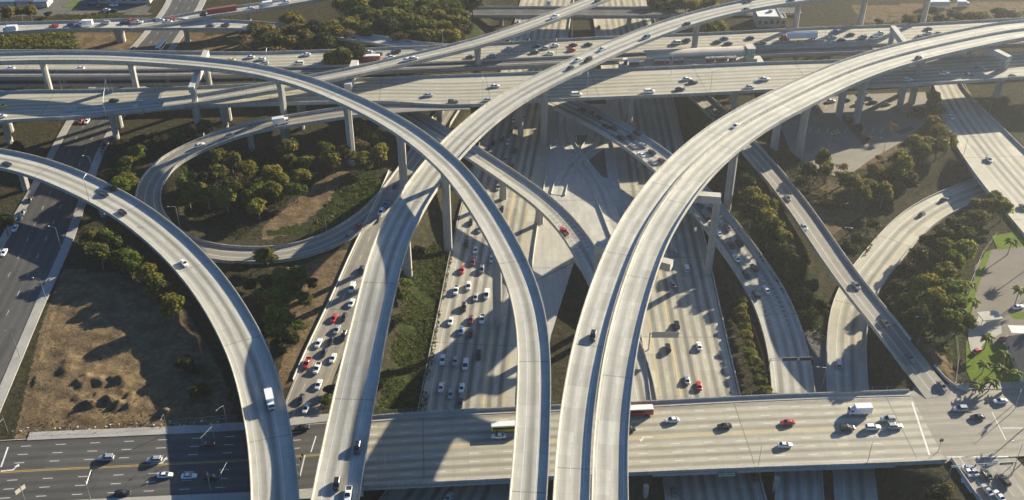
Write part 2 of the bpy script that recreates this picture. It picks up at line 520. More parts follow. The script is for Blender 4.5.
Ribbon('D', [(-60, 152, 13.5), (0, 159, 13), (45, 170.5, 12), (90, 189.5, 10.5), (128, 210, 9.5), (155, 230, 8.8), (177, 249, 8.4), (195, 268, 8), (215, 293, 7.8), (234, 324, 7.6), (248, 352, 7.6), (257, 378, 7.6), (267, 420, 7.8), (273, 460, 8), (275.5, 500, 8), (277, 560, 8)], w=13.5)
Ribbon('E', edges=[((-70, 97), (-70, 129), 15), ((0, 93), (0, 122), 15), ((100, 91.5), (100, 116), 15), ((180, 88.5), (180, 108), 15), ((290, 83.5), (290, 104), 15), ((400, 78), (400, 103), 15), ((444, 76.5), (444, 107), 15), ((550, 73), (550, 101), 15), ((690, 67.5), (690, 95), 15), ((772, 64), (772, 90.5), 15), ((874, 61), (874, 86.5), 15), ((940, 58.5), (940, 82.7), 15), ((1024, 55.5), (1024, 76.5), 15), ((1100, 52), (1100, 71), 15)])
Ribbon('F', [(680, -32, 24), (620, -9, 23.5), (600, -1, 23.5), (537, 23.5, 23), (481, 42.5, 22.5), (432, 54.5, 22), (392, 64, 21.5), (350, 73.5, 21), (315, 80, 20.5), (275, 87.5, 20), (232, 94.5, 19), (190, 101.5, 17.5), (140, 107, 16.2), (95, 112, 15.3), (60, 115, 15.06)], w=9.2)
Ribbon('W', edges=[((-70, 52), (-70, 71), 11), ((0, 52), (0, 70.5), 11), ((130, 52.5), (130, 71), 11), ((256, 53.5), (256, 69.5), 11), ((370, 49.5), (370, 66.5), 11), ((443, 46.5), (443, 64), 11), ((512, 43.5), (512, 60), 11), ((610, 38), (610, 55.5), 11), ((730, 33.5), (730, 51), 11), ((830, 28.5), (830, 47.5), 11), ((900, 26.5), (900, 44), 11), ((1010, 21), (1010, 38), 11), ((1090, 17), (1090, 33), 11)])
Ribbon('R', [(-70, 75.2, 11), (0, 74.7, 11), (130, 74.2, 11), (256, 72.2, 11), (400, 68, 11), (550, 62, 11), (640, 57.2, 11), (745, 52.8, 11), (830, 50.5, 11), (900, 47.5, 11), (1024, 41.5, 11), (1090, 38, 11)], w=8.4)
Ribbon('G', [(470, 104, 15.02), (432, 105, 15.02), (385, 108, 14.5), (341, 113.5, 13.5), (295, 121, 12), (262, 125.5, 11), (225, 136, 9.5), (195, 148, 8), (169, 161, 7), (152, 178, 6), (146, 195, 4), (149, 213, 2.8), (161, 231, 1.8), (180, 244, 1.4), (205, 253, 1.4), (250, 256.5, 1), (290, 254.5, .8), (318, 247, .8), (346, 233, .8), (370, 217, .8), (390, 196, .8), (412, 166, .8), (432, 136, .8), (452, 105, .8)], w=10.2)
Ribbon('Q', [(404, 172, .85), (396, 192, .85), (387, 212, .82), (376, 236, .7), (365, 260, .5), (352, 292, .3), (337, 325, .2), (322, 358, .15), (308, 393, .12), (299, 418, .1)], w=13.0)
Ribbon('H', [(370, 92, 6.5), (400, 109, 6.5), (430, 127, 6.5), (452, 141, 6.3), (470, 152, 6), (512, 180, 5.3), (540, 200, 4.5), (564, 222, 3), (582, 247, 1), (597, 276, -1.5), (611, 305, -4), (624, 335, -6), (635, 365, -6.8), (642, 395, -6.85), (646, 425, -6.85)], w=9.6)
Ribbon('I', [(520, 84, 4), (545, 95, 4), (575, 109, 3.8), (608, 126, 3.4), (645, 149.5, 2.6), (672, 171, 2), (706, 207, .4), (733, 243, -1.5), (757, 276, -3.5), (775, 310, -5), (787, 348, -6.4), (792, 378, -6.7), (794, 405, -6.85), (797, 450, -6.85), (800, 520, -6.85)], w=14.6)
Ribbon('J', [(690, 88, 1.5), (715, 112, 2), (745, 144, 2.8), (770, 172, 3.5), (803, 214.5, 4.2), (825, 247, 4.5), (855, 289, 4.5), (887, 328, 3.6), (921, 373, 1.2), (933, 388, .35), (939, 396, .16)], w=9.8)
Ribbon('K', [(1040, 168, -4.5), (1010, 178, -5), (980, 189, -5), (938, 206, -5), (908, 227, -5), (888, 250, -5), (866, 277, -5), (853, 300, -5.2), (847, 325, -5.8), (846, 350, -6.3), (847, 380, -6.6), (849, 410, -6.85), (852, 450, -6.85), (858, 520, -6.85)], w=13.0)
Ribbon('L', edges=[((925, 62), (948, 60), .5), ((937, 92), (963, 90), .5), ((942, 118), (990, 117), .5), ((958, 150), (1022, 149), .5), ((988, 192), (1065, 191), .5), ((1020, 230), (1103, 229), .5), ((1040, 255), (1128, 254), .5)])
Ribbon('O', edges=[((212, -30), (176, -30), .05), ((204, 5), (165, 5), .05), ((188, 28), (148, 28), .05), ((172, 52), (127, 52), .05), ((148, 84), (92, 84), .05), ((111, 137), (58, 137), .05), ((95, 175), (38, 175), .05), ((70, 247), (-4, 247), .05), ((46, 300), (-36, 300), .05), ((16, 372), (-88, 372), .05), ((-6, 425), (-130, 425), .05)])
Ribbon('M1', edges=[((462, 560), (340, 560), -7), ((520, 480), (401, 480), -7), ((519, 412), (419, 412), -7), ((521, 372), (427, 372), -7), ((527, 310), (440, 310), -7), ((533, 250), (452, 250), -7), ((541, 200), (464, 200), -7), ((549, 150), (479, 150), -7), ((556, 100), (494, 100), -7), ((566, 40), (511, 40), -7), ((573, 0), (522, 0), -7), ((580, -30), (531, -30), -7)])
Ribbon('M2', edges=[((780, 560), (675, 560), -7), ((759, 480), (664, 480), -7), ((742, 410), (653, 410), -7), ((733, 372), (648, 372), -7), ((719, 310), (638, 310), -7), ((706, 250), (629, 250), -7), ((694, 200), (622, 200), -7), ((683, 150), (614, 150), -7), ((672, 100), (607, 100), -7), ((658, 40), (597, 40), -7), ((649, 0), (591, 0), -7), ((642, -30), (586, -30), -7)])
Ribbon('P', edges=[((-80, 449), (-80, 508), 0.1), ((0, 443), (0, 503), .1), ((125, 437), (125, 497), .1), ((250, 430), (250, 492), .1), ((370, 417), (370, 487), .1), ((512, 408.5), (512, 480), .1), ((630, 404), (630, 474), .1), ((768, 397.5), (768, 467.5), .1), ((915, 393), (915, 461), .1), ((1024, 391), (1024, 452), .1), ((1110, 388), (1110, 447), .1)], sm=30)
Ribbon('T', edges=[((950, 455), (1010, 452), .12), ((963, 475), (1026, 470), -.2), ((980, 500), (1048, 494), -1.0), ((1010, 540), (1085, 534), -2.2)])
Ribbon('U1', edges=[((-70, 27), (-70, 37), 8), ((0, 24), (0, 34), 8), ((62, 22.5), (62, 30), 9), ((130, 20), (130, 29.5), 9.5), ((200, 20.5), (200, 29.5), 9.5), ((250, 22.5), (250, 30), 9.3), ((291, 26), (291, 33), 8.5), ((330, 31), (330, 38), 8), ((373, 36), (373, 44), 8.5), ((415, 43), (415, 51), 10.2), ((450, 46), (450, 53), 11.05)])
Ribbon('U2', [(130, 27, 9.55), (165, 22.5, 9.9), (200, 15.5, 10.8), (240, 10, 11.5), (285, 3.5, 12), (320, -3, 12.5), (370, -12, 13)], w=9.0)
Ribbon('X1', [(360, 14, .6), (440, 12.5, .6), (480, 12.2, .6), (560, 12.2, .6), (640, 12.5, .6), (720, 11, .6), (800, 10, .6)], w=13.0)
Ribbon('X2', [(440, -12, .6), (480, -9, .6), (560, -8, .6), (640, -9, .6), (800, -14, .6)], w=14.0)
Ribbon('BW', [(-70, 84, 7), (0, 83, 7), (130, 82, 7), (256, 80, 7), (330, 77.5, 7)], w=7.5)
# crossing curved roadways on the paved gore between the carriageways
Ribbon('X3', [(566, 112, -6.94), (564, 130, -6.94), (570, 150, -6.94), (583, 164, -6.94), (597, 182, -6.94), (606, 205, -6.94), (615, 228, -6.94), (628, 262, -6.94)], w=6.4)
Ribbon('X4', [(600, 118, -6.93), (596, 136, -6.93), (589, 149, -6.93), (575, 161, -6.93), (563, 176, -6.93), (558, 195, -6.93)], w=6.0)
# corridor of the sunken freeway, only used to shape the ground
Ribbon('corr', edges=[((560, 760), (-40, 760), -7.2), ((880, 560), (320, 560), -7.2), ((872, 480), (400, 480), -7.2), ((868, 412), (420, 412), -7.2), ((745, 372), (428, 372), -7.2), ((719, 310), (441, 310), -7.2), ((706, 250), (453, 250), -7.2), ((694, 200), (466, 200), -7.2), ((683, 150), (480, 150), -7.2), ((672, 100), (494, 100), -7.2), ((658, 40), (500, 40), -7.2), ((649, 0), (490, 0), -7.2), ((640, -30), (480, -30), -7.2)], sm=6)
GRADE = [('O', 99), ('M1', 99), ('M2', 99), ('P', 99), ('Q', 99), ('K', 99), ('H', -2), ('I', -.5), ('J', 3.0), ('L', 99), ('T', 99), ('G', 6.2), ('corr', 99)]
# ------------------------------------------------------------------ the ground: one sheet, shaped by the roads that lie on it
GX = np.concatenate([[-6000, -2500, -1200, -700, -520], np.unique(np.concatenate([np.arange(-430, 450.1, 2.5), np.arange(-190, -95, .8)])), [540, 720, 1200, 2500, 6000]])
GY = np.concatenate([[-3000, -1000, -300, -50, 60], np.unique(np.concatenate([np.arange(130, 780.1, 2.5), np.arange(250, 330, .8)])), [860, 1050, 1500, 3000, 9000]])
def ground_field(X, Y):
    base = np.zeros_like(X)
    n = len(X)
    best_in = np.full(n, 1e9)
    num = np.zeros(n); den = np.zeros(n); wmax = np.zeros(n)
    for key, gmax in GRADE:
        r = RIB[key]
        idx = np.arange(0, len(r.P))
        idx = idx[r.P[idx, 2] <= gmax]
        if len(idx) == 0: continue
        P = r.P[idx]
        x0, x1 = P[:, 0].min() - 90, P[:, 0].max() + 90
        y0, y1 = P[:, 1].min() - 90, P[:, 1].max() + 90
        sel = np.where((X > x0) & (X < x1) & (Y > y0) & (Y < y1))[0]
        if len(sel) == 0: continue
        bd = np.full(len(sel), 1e9); bz = np.zeros(len(sel))
        for c in range(0, len(idx), 40):
            p = P[c:c + 40]
            d = np.hypot(X[sel, None] - p[None, :, 0], Y[sel, None] - p[None, :, 1]) - p[None, :, 3] / 2
            k = np.argmin(d, axis=1); dm = d[np.arange(len(sel)), k]
            better = dm < bd
            bd[better] = dm[better]; bz[better] = p[k[better], 2]
        drop = {'corr': 0.0, 'H': .55, 'I': .45, 'G': .5, 'J': .5, 'K': .3}.get(key, .2)
        z = bz - drop
        slope = np.maximum(4.0, 2.2 * np.abs(z) + 3.0)
        margin = 3.2 if key != 'corr' else 0.0
        d = np.maximum(0, bd - margin)
        t = np.clip(d / slope, 0, 1)
        w = 1 - t * t * (3 - 2 * t)
        inside = bd <= margin
        if key != 'corr':
            cur = best_in[sel]
            best_in[sel] = np.where(inside, np.minimum(cur, z), cur)
        ww = w / (d + .6) ** 2
        num[sel] += ww * z; den[sel] += ww
        wmax[sel] = np.maximum(wmax[sel], w)
    z = np.where(den > 0, base * (1 - wmax) + wmax * num / np.maximum(den, 1e-9), base)
    z = np.where(best_in < 1e8, best_in, z)
    return z
XX, YY = np.meshgrid(GX, GY)
def in_poly(X, Y, poly):
    inside = np.zeros(X.shape, bool)
    n = len(poly)
    for i in range(n):
        x1, y1 = poly[i][:2]; x2, y2 = poly[(i + 1) % n][:2]
        c = ((y1 > Y) != (y2 > Y)) & (X < (x2 - x1) * (Y - y1) / (y2 - y1 + 1e-12) + x1)
        inside ^= c
    return inside
def pixpoly(pp, z=0.0):
    return [unp(p[0], p[1], z) for p in pp]
ZZ = ground_field(XX.ravel(), YY.ravel()).reshape(XX.shape)
# the abutment of the cross street: the trench carries on below the overpass, the street does not fill it
_dirt = pixpoly([(20, 430), (60, 290), (150, 262), (185, 300), (225, 370), (238, 425)])
_m = in_poly(XX, YY, _dirt)
_h = np.zeros_like(ZZ)
for (sx, sy, a, kk) in ((.11, .07, .35, 0.), (.33, .41, .26, 1.3), (.05, .19, .4, 2.1), (.62, .5, .14, .7)):
    _h += a * np.sin(XX * sx + YY * sy * .6 + kk) * np.cos(YY * sy - XX * sx * .4)
ZZ = ZZ + np.where(_m, _h * .9, 0)
import random as _r; _r.seed(5)
_more = [(_r.uniform(78, 132), _r.uniform(376, 408), _r.uniform(1.1, 1.9), _r.uniform(.9, 1.5)) for _ in range(34)]
for (px, py, r_, h_) in tuple(_more) + ((70, 362, 3.2, 2.0), (66, 372, 2.4, 1.2), (165, 412, 2.0, 1.4), (168, 414, 1.6, 1.2), (98, 350, 3.0, 1.0)):
    q = unp(px, py, 0)
    ZZ = ZZ + .85 * h_ * np.exp(-((XX - q[0]) ** 2 + (YY - q[1]) ** 2) / r_ ** 2)
# level lots
LOT_SHADE = [(775, 114), (800, 100), (860, 94), (925, 92), (932, 118), (905, 140), (870, 160), (845, 178), (808, 170), (790, 150)]
LOT_SUN = [(975, 266), (990, 250), (1010, 247), (1040, 240), (1120, 234), (1120, 345), (1000, 345), (968, 338), (966, 322), (972, 300)]
LAWN_TOP = [(992, 236), (1024, 230), (1080, 226), (1080, 240), (1024, 246), (998, 250)]
LAWN_LOW = [(966, 342), (974, 330), (1060, 340), (1060, 386), (974, 387), (966, 370)]
for pp, zz in ((LOT_SHADE, .1), (LOT_SUN, .2), (LAWN_TOP, .2), (LAWN_LOW, .1)):
    q_ = np.array(pixpoly(pp)); c_ = q_.mean(0); q_ = c_ + (q_ - c_) * 1.04
    ZZ = np.where(in_poly(XX, YY, q_), zz - .12, ZZ)
def gz(x, y):
    """Height of the ground sheet at a point."""
    i = int(np.clip(np.searchsorted(GX, x) - 1, 0, len(GX) - 2)); j = int(np.clip(np.searchsorted(GY, y) - 1, 0, len(GY) - 2))
    tx = (x - GX[i]) / (GX[i + 1] - GX[i]); ty = (y - GY[j]) / (GY[j + 1] - GY[j])
    return float((ZZ[j, i] * (1 - tx) + ZZ[j, i + 1] * tx) * (1 - ty) + (ZZ[j + 1, i] * (1 - tx) + ZZ[j + 1, i + 1] * tx) * ty)
def on_ground(px, py, z=0.0):
    """The ground point seen at a pixel."""
    p = unp(px, py, z)
    for _ in range(6):
        z = gz(p[0], p[1]); p = unp(px, py, z)
    return p
# what covers the ground: r = green cover, g = bare dry earth, b = paved
COVER = np.zeros(ZZ.shape + (3,))
def cover(ch, pp, val_=1.0, z=0.0):
    COVER[in_poly(XX, YY, pixpoly(pp, z)), ch] = val_
cover(0, [(372, 412), (398, 330), (412, 262), (440, 225), (455, 238), (440, 310), (424, 412)])
cover(0, [(300, 245), (345, 175), (372, 165), (385, 190), (345, 225), (318, 238)])
cover(0, [(275, 238), (262, 232), (300, 222), (320, 236)], .7)
cover(0, [(740, 180), (780, 230), (830, 290), (825, 335), (800, 300), (770, 262), (730, 205)], .8)
cover(0, [(-60, 34), (72, 32), (80, 48), (60, 54), (-60, 54)], .7)
cover(0, [(110, 12), (130, 10), (110, 18), (60, 20), (40, 18)], .5)
cover(0, [(460, 38), (470, 24), (482, 22), (472, 40)], 1.0)
cover(0, [(905, 262), (930, 235), (975, 215), (968, 330), (960, 370), (905, 330)], .6)
cover(1, [(14, 440), (40, 330), (62, 270), (130, 272), (180, 300), (222, 372), (236, 425), (120, 432)])
cover(1, [(262, 228), (300, 195), (345, 160), (380, 145), (372, 165), (330, 200), (290, 235), (262, 240)])
cover(1, [(270, 400), (300, 320), (345, 260), (360, 258), (320, 340), (290, 385)])
cover(1, [(260, 305), (290, 270), (340, 250), (360, 255), (300, 320)], .8)
cover(1, [(805, 175), (850, 180), (880, 195), (860, 215), (830, 235), (810, 210)], .5)
cover(1, [(780, 120), (880, 130), (905, 140), (880, 170), (830, 170), (800, 150)], .6)
cover(1, [(905, 340), (930, 330), (955, 345), (955, 385), (940, 372), (920, 350)], .8)
cover(1, [(180, 37), (300, 30), (300, 48), (210, 52)], .8)
cover(1, [(850, 5), (1060, 0), (1060, 20), (860, 24)], .6)
cover(1, [(420, 372), (424, 412), (378, 412), (385, 385)], .8)
cover(2, [(800, 328), (830, 332), (832, 396), (808, 396), (812, 360)], 1.0, -6)
cover(1, [(75, 33), (205, 33), (205, 53), (75, 53)], .8)
cover(2, [(30, 9), (150, 5), (150, 15), (110, 13), (40, 16)], 1.0)
cover(0, [(735, 190), (765, 232), (800, 268), (836, 300), (828, 336), (806, 326), (780, 290), (750, 240), (722, 185)], 1.0)  # fully green so the brown ground reads dark, standing in for shade
cover(2, [(-90, 20), (0, 18), (70, 14), (150, 12), (150, -40), (-90, -40)], .55)
def build_ground():
    m = bpy.data.meshes.new("ground")
    nx, ny = len(GX), len(GY)
    V = np.stack([XX.ravel(), YY.ravel(), ZZ.ravel()], 1)
    i, j = np.meshgrid(np.arange(nx - 1), np.arange(ny - 1))
    a = (j * nx + i).ravel()
    fs = np.stack([a, a + 1, a + 1 + nx, a + nx], 1)
    m.from_pydata(V.tolist(), [], fs.tolist())
    ca = m.color_attributes.new("cover", 'FLOAT_COLOR', 'POINT')
    c = np.ones((nx * ny, 4)); c[:, :3] = COVER.reshape(-1, 3)
    ca.data.foreach_set("color", c.ravel())
    m.polygons.foreach_set("use_smooth", [True] * len(m.polygons))
    mat, nt, b = nodes_of("earth_and_scrub")
    at = nt.nodes.new("ShaderNodeVertexColor"); at.layer_name = "cover"
    sp = nt.nodes.new("ShaderNodeSeparateColor"); nt.links.new(at.outputs[0], sp.inputs[0])
    tc = nt.nodes.new("ShaderNodeTexCoord"); ob = tc.outputs["Object"]
    nA = noise(nt, ob, .06, 6.0, .65); nB = noise(nt, ob, .5, 6.0, .7); nC = noise(nt, ob, .18, 5.0, .6)
    scrub = ramp(nt, nB, [(.30, (.018, .020, .011)), (.5, (.042, .039, .022)), (.72, (.085, .070, .042))])
    dirt = ramp(nt, nB, [(.28, (.085, .060, .034)), (.5, (.17, .122, .070)), (.75, (.27, .20, .12))])
    dirt = mixc(nt, ramp(nt, nC, [(.42, 0.0), (.62, .75)]), dirt, (.085, .058, .035))
    green = ramp(nt, nB, [(.3, (.012, .018, .007)), (.5, (.030, .039, .012)), (.75, (.065, .075, .022))])
    paved = ramp(nt, nC, [(.3, (.10, .097, .09)), (.7, (.16, .15, .135))])
    def mask(ch):
        return ramp(nt, val(nt, 'ADD', sp.outputs[ch], val(nt, 'MULTIPLY', val(nt, 'SUBTRACT', nC, .5), 1.1)), [(.38, 0.0), (.58, 1.0)])
    c_ = mixc(nt, mask(1), scrub, dirt)
    c_ = mixc(nt, mask(0), c_, green)
    c_ = mixc(nt, ramp(nt, sp.outputs[2], [(.3, 0.0), (.5, 1.0)]), c_, paved)
    nt.links.new(c_, b.inputs["Base Color"]); b.inputs["Roughness"].default_value = 1.0
    b.inputs["Specular IOR Level"].default_value = .05
    bp = nt.nodes.new("ShaderNodeBump"); bp.inputs["Strength"].default_value = .9; bp.inputs["Distance"].default_value = .8
    nt.links.new(noise(nt, ob, .7, 8.0, .75), bp.inputs["Height"]); nt.links.new(bp.outputs[0], b.inputs["Normal"])
    m.materials.append(mat)
    return tag(link(bpy.data.objects.new("ground", m)), kind='structure')
build_ground()
# ------------------------------------------------------------------ the sunken freeway and the streets
road('M1', "freeway", rmat('freeway', 7), -13.5, 7, solid=(5,), yellow='right')
road('M2', "freeway", rmat('freeway', 7), -12.0, 7, solid=(2,), yellow='left')
road('O', "street", rmat('asphalt', 6), -10.8, 6, 0.0, mark=False)
road('K', "ramp_road", rmat('freeway', 2), -3.8, 2)
road('Q', "ramp_road", rmat('tan', 3), -5.0, 3)
road('T', "ramp_road", rmat('tan', 4), -7.2, 4, dz=.03)
road('L', "street", rmat('freeway', 5), -9.0, 5, dz=.02)
# ------------------------------------------------------------------ viaducts
viaduct('A', "flyover", "slender single lane flyover arching from the upper left to the bottom centre", "flyover", rmat('deck', 1), -1.6, 1, 2.1,
        under=[(41.5, 0), (129, 0), (281, 0), (347, 0), (402, 0), (446, 0), (497, 0)])
viaduct('B', "flyover", "two lane flyover rising to the upper right beneath the slender arching one", "flyover", rmat('deck', 2), -3.2, 2, 2.1,
        columns=[(411, 270, 0), (529, 138, -7), (612, 36, -7), (774, 31, 0), (845, 28, 0), (917, 23, 0)])
viaduct('C_left', "flyover", "left deck of the broad twin flyover, its open side towards the arching single lane one", "flyover", rmat('pale', 2), -3.0, 2, 2.2, columns=[(774, 151, 0), (836, 116, 0)])
viaduct('C_right', "flyover", "right deck of the broad twin flyover, carried on tall columns at the right", "flyover", rmat('pale', 2), -3.6, 2, 2.2,
        columns=[(740, 208, 0), (794, 155, 0), (852.7, 124, 0), (915.3, 107, 0), (996, 97, 0, False), ])
viaduct('D', "flyover", "curved left flyover over the dark street and dirt lot, shaded outer edge", "flyover", rmat('deck', 2), -2.6, 2, 1.9,
        columns=[(10.3, 201, 0), (92, 224, 0), (168, 273, 0), (250, 430, 0)])
viaduct('E', "viaduct", "wide multilane viaduct across the whole picture below the train station", "viaduct", rmat('bridge', 6), -9.6, 6, 1.9, soff=.42,
        under=[(x, o) for x in (3, 112.5, 193, 225, 300, 440, 520, 629, 737, 905) for o in (6.5, -5)])
viaduct('F', "flyover", "straight thin flyover slanting from the top centre down to the left viaduct", "flyover", rmat('deck', 2), -3.4, 2, 1.7,
        columns=[(462, 75, 0)])
viaduct('W', "viaduct", "upper freeway viaduct carrying the red cab lorry and yellow taxis", "viaduct", rmat('bridge', 5), -8.6, 5, 1.6, soff=.44, girder_mat=CONC_DARK)
viaduct('G', "loop_ramp", "loop ramp curling round the clump of trees, white box lorry at its start", "ramp", rmat('tan', 1), -2.2, 1, 1.5,
        columns=[(286, 140, 0), (246, 143, 0)], gaps=[(-1, 0, .10), (1, 0, .12)])
viaduct('H', "connector_ramp", "low connector ramp with the red pickup sloping under the flyovers", "ramp", rmat('deck', 1), -2.0, 1, 1.5,
        columns=[(548, 222, -7), (513, 196, -7)])
viaduct('I', "connector_ramp", "crowded connector ramp with queueing cars running down the right side", "ramp", rmat('deck', 3), -5.2, 3, 1.5,
        columns=[(640, 165, -7)])
viaduct('J', "connector_ramp", "narrow straight ramp crossing over the curved road at right", "ramp", rmat('tan', 1), -2.0, 1, 1.4, gaps=[(-1, .90, 1), (1, .955, 1)])
viaduct('U1', "viaduct", "low viaduct at the upper left packed with cars and a white box lorry", "viaduct", rmat('pale', 2), -3.0, 2, 1.5,
        columns=[(114, 46, 0), (121, 46, 0), (185, 45, 0), (243, 40, 0)])
viaduct('U2', "viaduct", "small ramp at the upper left carrying the lorry with a rust red trailer", "viaduct", rmat('deck', 1), -1.8, 1, 1.4, columns=[(247, 20, 0)])
viaduct('X1', "overpass", "street overpass crossing the sunken freeway near the top edge", "overpass", rmat('asphalt', 3), -5.4, 3, 1.5, soff=.42, columns=[(500, 22, -7), (628, 21, -7)])
viaduct('X2', "overpass", "second street overpass at the very top edge of the picture", "overpass", rmat('asphalt', 3), -5.4, 3, 1.5, soff=.42)

viaduct('BW', "busway_viaduct", "narrow low viaduct between the railway and the lower road viaduct, at left", "viaduct", rmat('bridge', 1), -1.8, 1, 1.4, girder_mat=CONC_DARK, columns=[(40, 90, 0), (155, 88, 0), (262, 86, 0)])
def straddle(root, pa, pb, z, feet, w=2.6, d=2.9):
    """A beam from pa to pb at height z (its top) on columns under its ends: carries a deck across what lies below."""
    A = unp(pa[0], pa[1], z); B = unp(pb[0], pb[1], z); t = (B - A)[:2]; L = np.linalg.norm(t); t /= L; n = np.array([-t[1], t[0]])
    m = MB(); rings = []
    for (c, k) in ((A, 1.0), (A + (B - A) * .5, 1.12), (B, 1.0)):
        rings.append([(c[0] + n[0] * s_ * w / 2, c[1] + n[1] * s_ * w / 2, z + dz * (k if dz < 0 else 1)) for (s_, dz) in ((-1, -d), (1, -d), (1, 0), (-1, 0))])
    m.loft(rings); m.build("bent_cap", CONC_PALE, root)
    for (f, zb) in feet:
        x, y = A[0] + t[0] * (L * f), A[1] + t[1] * (L * f)
        column_mesh(x, y, (gz(x, y) if zb is None else zb) - 2, z - d + .05, math.atan2(t[1], t[0]), 2.8, 2.4, 1.0).build("column", CONC, root)
fly = {o["label"][:12]: o for o in bpy.data.objects if o.get("category") == "flyover"}
ARC = next(o for o in bpy.data.objects if o.get("label", "").startswith("slender")); THIN = next(o for o in bpy.data.objects if o.get("label", "").startswith("straight thin"))
TWIN_L = next(o for o in bpy.data.objects if o.get("label", "").startswith("left deck")); TWIN_R = next(o for o in bpy.data.objects if o.get("label", "").startswith("right deck"))
straddle(ARC, (206, 50), (191, 87), 26.6, [(.12, None), (.93, None)])
straddle(THIN, (355, 60), (347.5, 84), 19.6, [(.1, None), (.92, None)], 3.4, 3.2)
straddle(TWIN_L, (893, 25.5), (912, 50), 23.0, [(.06, None)])
straddle(TWIN_R, (642, 189), (721, 195), 29.2, [(.05, -7), (.96, -5)], 3.2, 3.0)
straddle(TWIN_L, (596, 243), (672, 262), 29.2, [(.05, -7)], 3.2, 3.0)
yl = MB()
for o_ in (-4.8 - .22, -4.8 + .22): paint_line(yl, RIB['M2'], o_, .2)
yl.build("edge_line", YELLOW_PAINT, bpy.data.objects["freeway.001"])
yl = MB()
for o_ in (4.5 - .22, 4.5 + .22): paint_line(yl, RIB['M1'], o_, .2)
yl.build("edge_line", YELLOW_PAINT, bpy.data.objects["freeway"])
# ------------------------------------------------------------------ the cross street: asphalt, overpass, junction
def index_at(key, px, py, z):
    q = unp(px, py, z); return RIB[key].near(q[0], q[1])
def paint_poly(name, pp, z, mat, parent=None):
    m = MB(); m.add([unp(p[0], p[1], z) for p in pp], [tuple(range(len(pp) - 1, -1, -1))])
    o = m.build(name, mat, parent)
    return o
rP = RIB['P']
iA = index_at('P', 368, 452, .1); iB = index_at('P', 925, 427, .1); nP = len(rP.P) - 1
street = surface(rP, 0.0, -14.4, 0, 0, iA).build("street", rmat('asphalt', 8)); tag(street, kind='structure')
junction = surface(rP, 0.0, -14.4, 0, iB, nP).build("junction", rmat('tan', 8)); tag(junction, kind='structure')
over = tag(empty("street_overpass"), "wide street overpass across the bottom of the picture with a red car on it", "overpass")
surface(rP, 0.0, -14.4, 0, iA, iB).build("deck", rmat('bridge', 8), over)
sweep(rP, [(-1, -.5, -.004), (-1, -.5, -.9), (-1, .6, -1.0), (-1, 1.2, -1.7), (1, -1.2, -1.7), (1, -.6, -1.0), (1, .5, -.9), (1, .5, -.004)], iA, iB).build("girder", CONC, over)
for side in (-1, 1):
    parapet_mesh(rP, side, iA, iB, .95, .4).build("parapet", PARAPET, over)
sweep(rP, [(-1, .45, .02), (-1, .45, .16), (-1, 2.2, .16), (-1, 2.2, .004)], iA, iB).build("footway", CONC, over)
sweep(rP, [(1, -2.0, .004), (1, -2.0, .16), (1, -.45, .16), (1, -.45, .02)], iA, iB).build("footway", CONC, over)
for (px, py) in ((545, 500), (645, 498), (775, 490), (905, 478), (600, 440), (700, 430), (820, 420)):
    q = unp(px, py, -7); i = rP.near(q[0], q[1])
    column_mesh(q[0], q[1], -9, -1.65, 0.0, 1.6, 1.6, 1.0).build("column", CONC, over)
def street_lines(a, b, parent, dz):
    w = MB(); y = MB()
    for k in range(1, 8):
        if k == 4: continue
        paint_line(w, rP, -14.4 + 3.6 * k, .2, (3.0, 7.5), a, b, dz)
    paint_line(y, rP, -.25, .16, None, a, b, dz); paint_line(y, rP, .25, .16, None, a, b, dz)
    paint_line(w, rP, -14.0, .14, None, a, b, dz); paint_line(w, rP, 14.0, .14, None, a, b, dz)
    w.build("lane_marking", WHITE_PAINT, parent); y.build("edge_line", YELLOW_PAINT, parent)
street_lines(6, iA, street, .006); street_lines(iA, iB - 5, over, .006)
# chain link fence along the far side of the overpass
fence = tag(empty("chain_link_fence"), "chain link fence along the far edge of the bottom overpass", "fence")
for i in range(iA, iB, 2):
    m = MB(); p = rP.at(i, -rP.P[i, 3] / 2 - .1, .5); m.bar(p, (p[0], p[1], p[2] + 2.0), .05, 5)
    m.build("post", GALV, fence)
for h in (1.05, 1.75, 2.45):
    m = MB()
    for i in range(iA, iB):
        m.bar(rP.at(i, -rP.P[i, 3] / 2 - .1, h), rP.at(i + 1, -rP.P[i + 1, 3] / 2 - .1, h), .025, 4, cap=False)
    m.build("rail", GALV, fence)
# footways of the streets
KERB = concrete("pavement_concrete", (.36, .34, .31))
def footway(key, side, w0, w1, i0=0, i1=None, name="pavement", h=.15, base=-.3):
    r = RIB[key]
    o = sweep(r, [(side, -side * w0 * -1 * side * 0 + side * w0, base), (side, side * w0, h), (side, side * w1, h), (side, side * w1, base)], i0, i1).build(name, KERB)
    return tag(o, kind='structure')
iO = index_at('P', 12, 470, .1)
footway('P', -1, 0.0, 3.6, iO, iA)
footway('P', 1, 0.0, 3.6, 0, iA)
footway('P', -1, 0.0, 3.2, iB + 7, nP)
footway('O', -1, -3.4, .2)
footway('O', 1, -3.0, .4)
wl = MB()
for o_ in (-3.6, 3.6): paint_line(wl, RIB['O'], o_, .16, (3.0, 9.0), 0, None, .02)
wl.build("lane_marking", WHITE_PAINT, bpy.data.objects["street.001"] if "street.001" in bpy.data.objects else None)
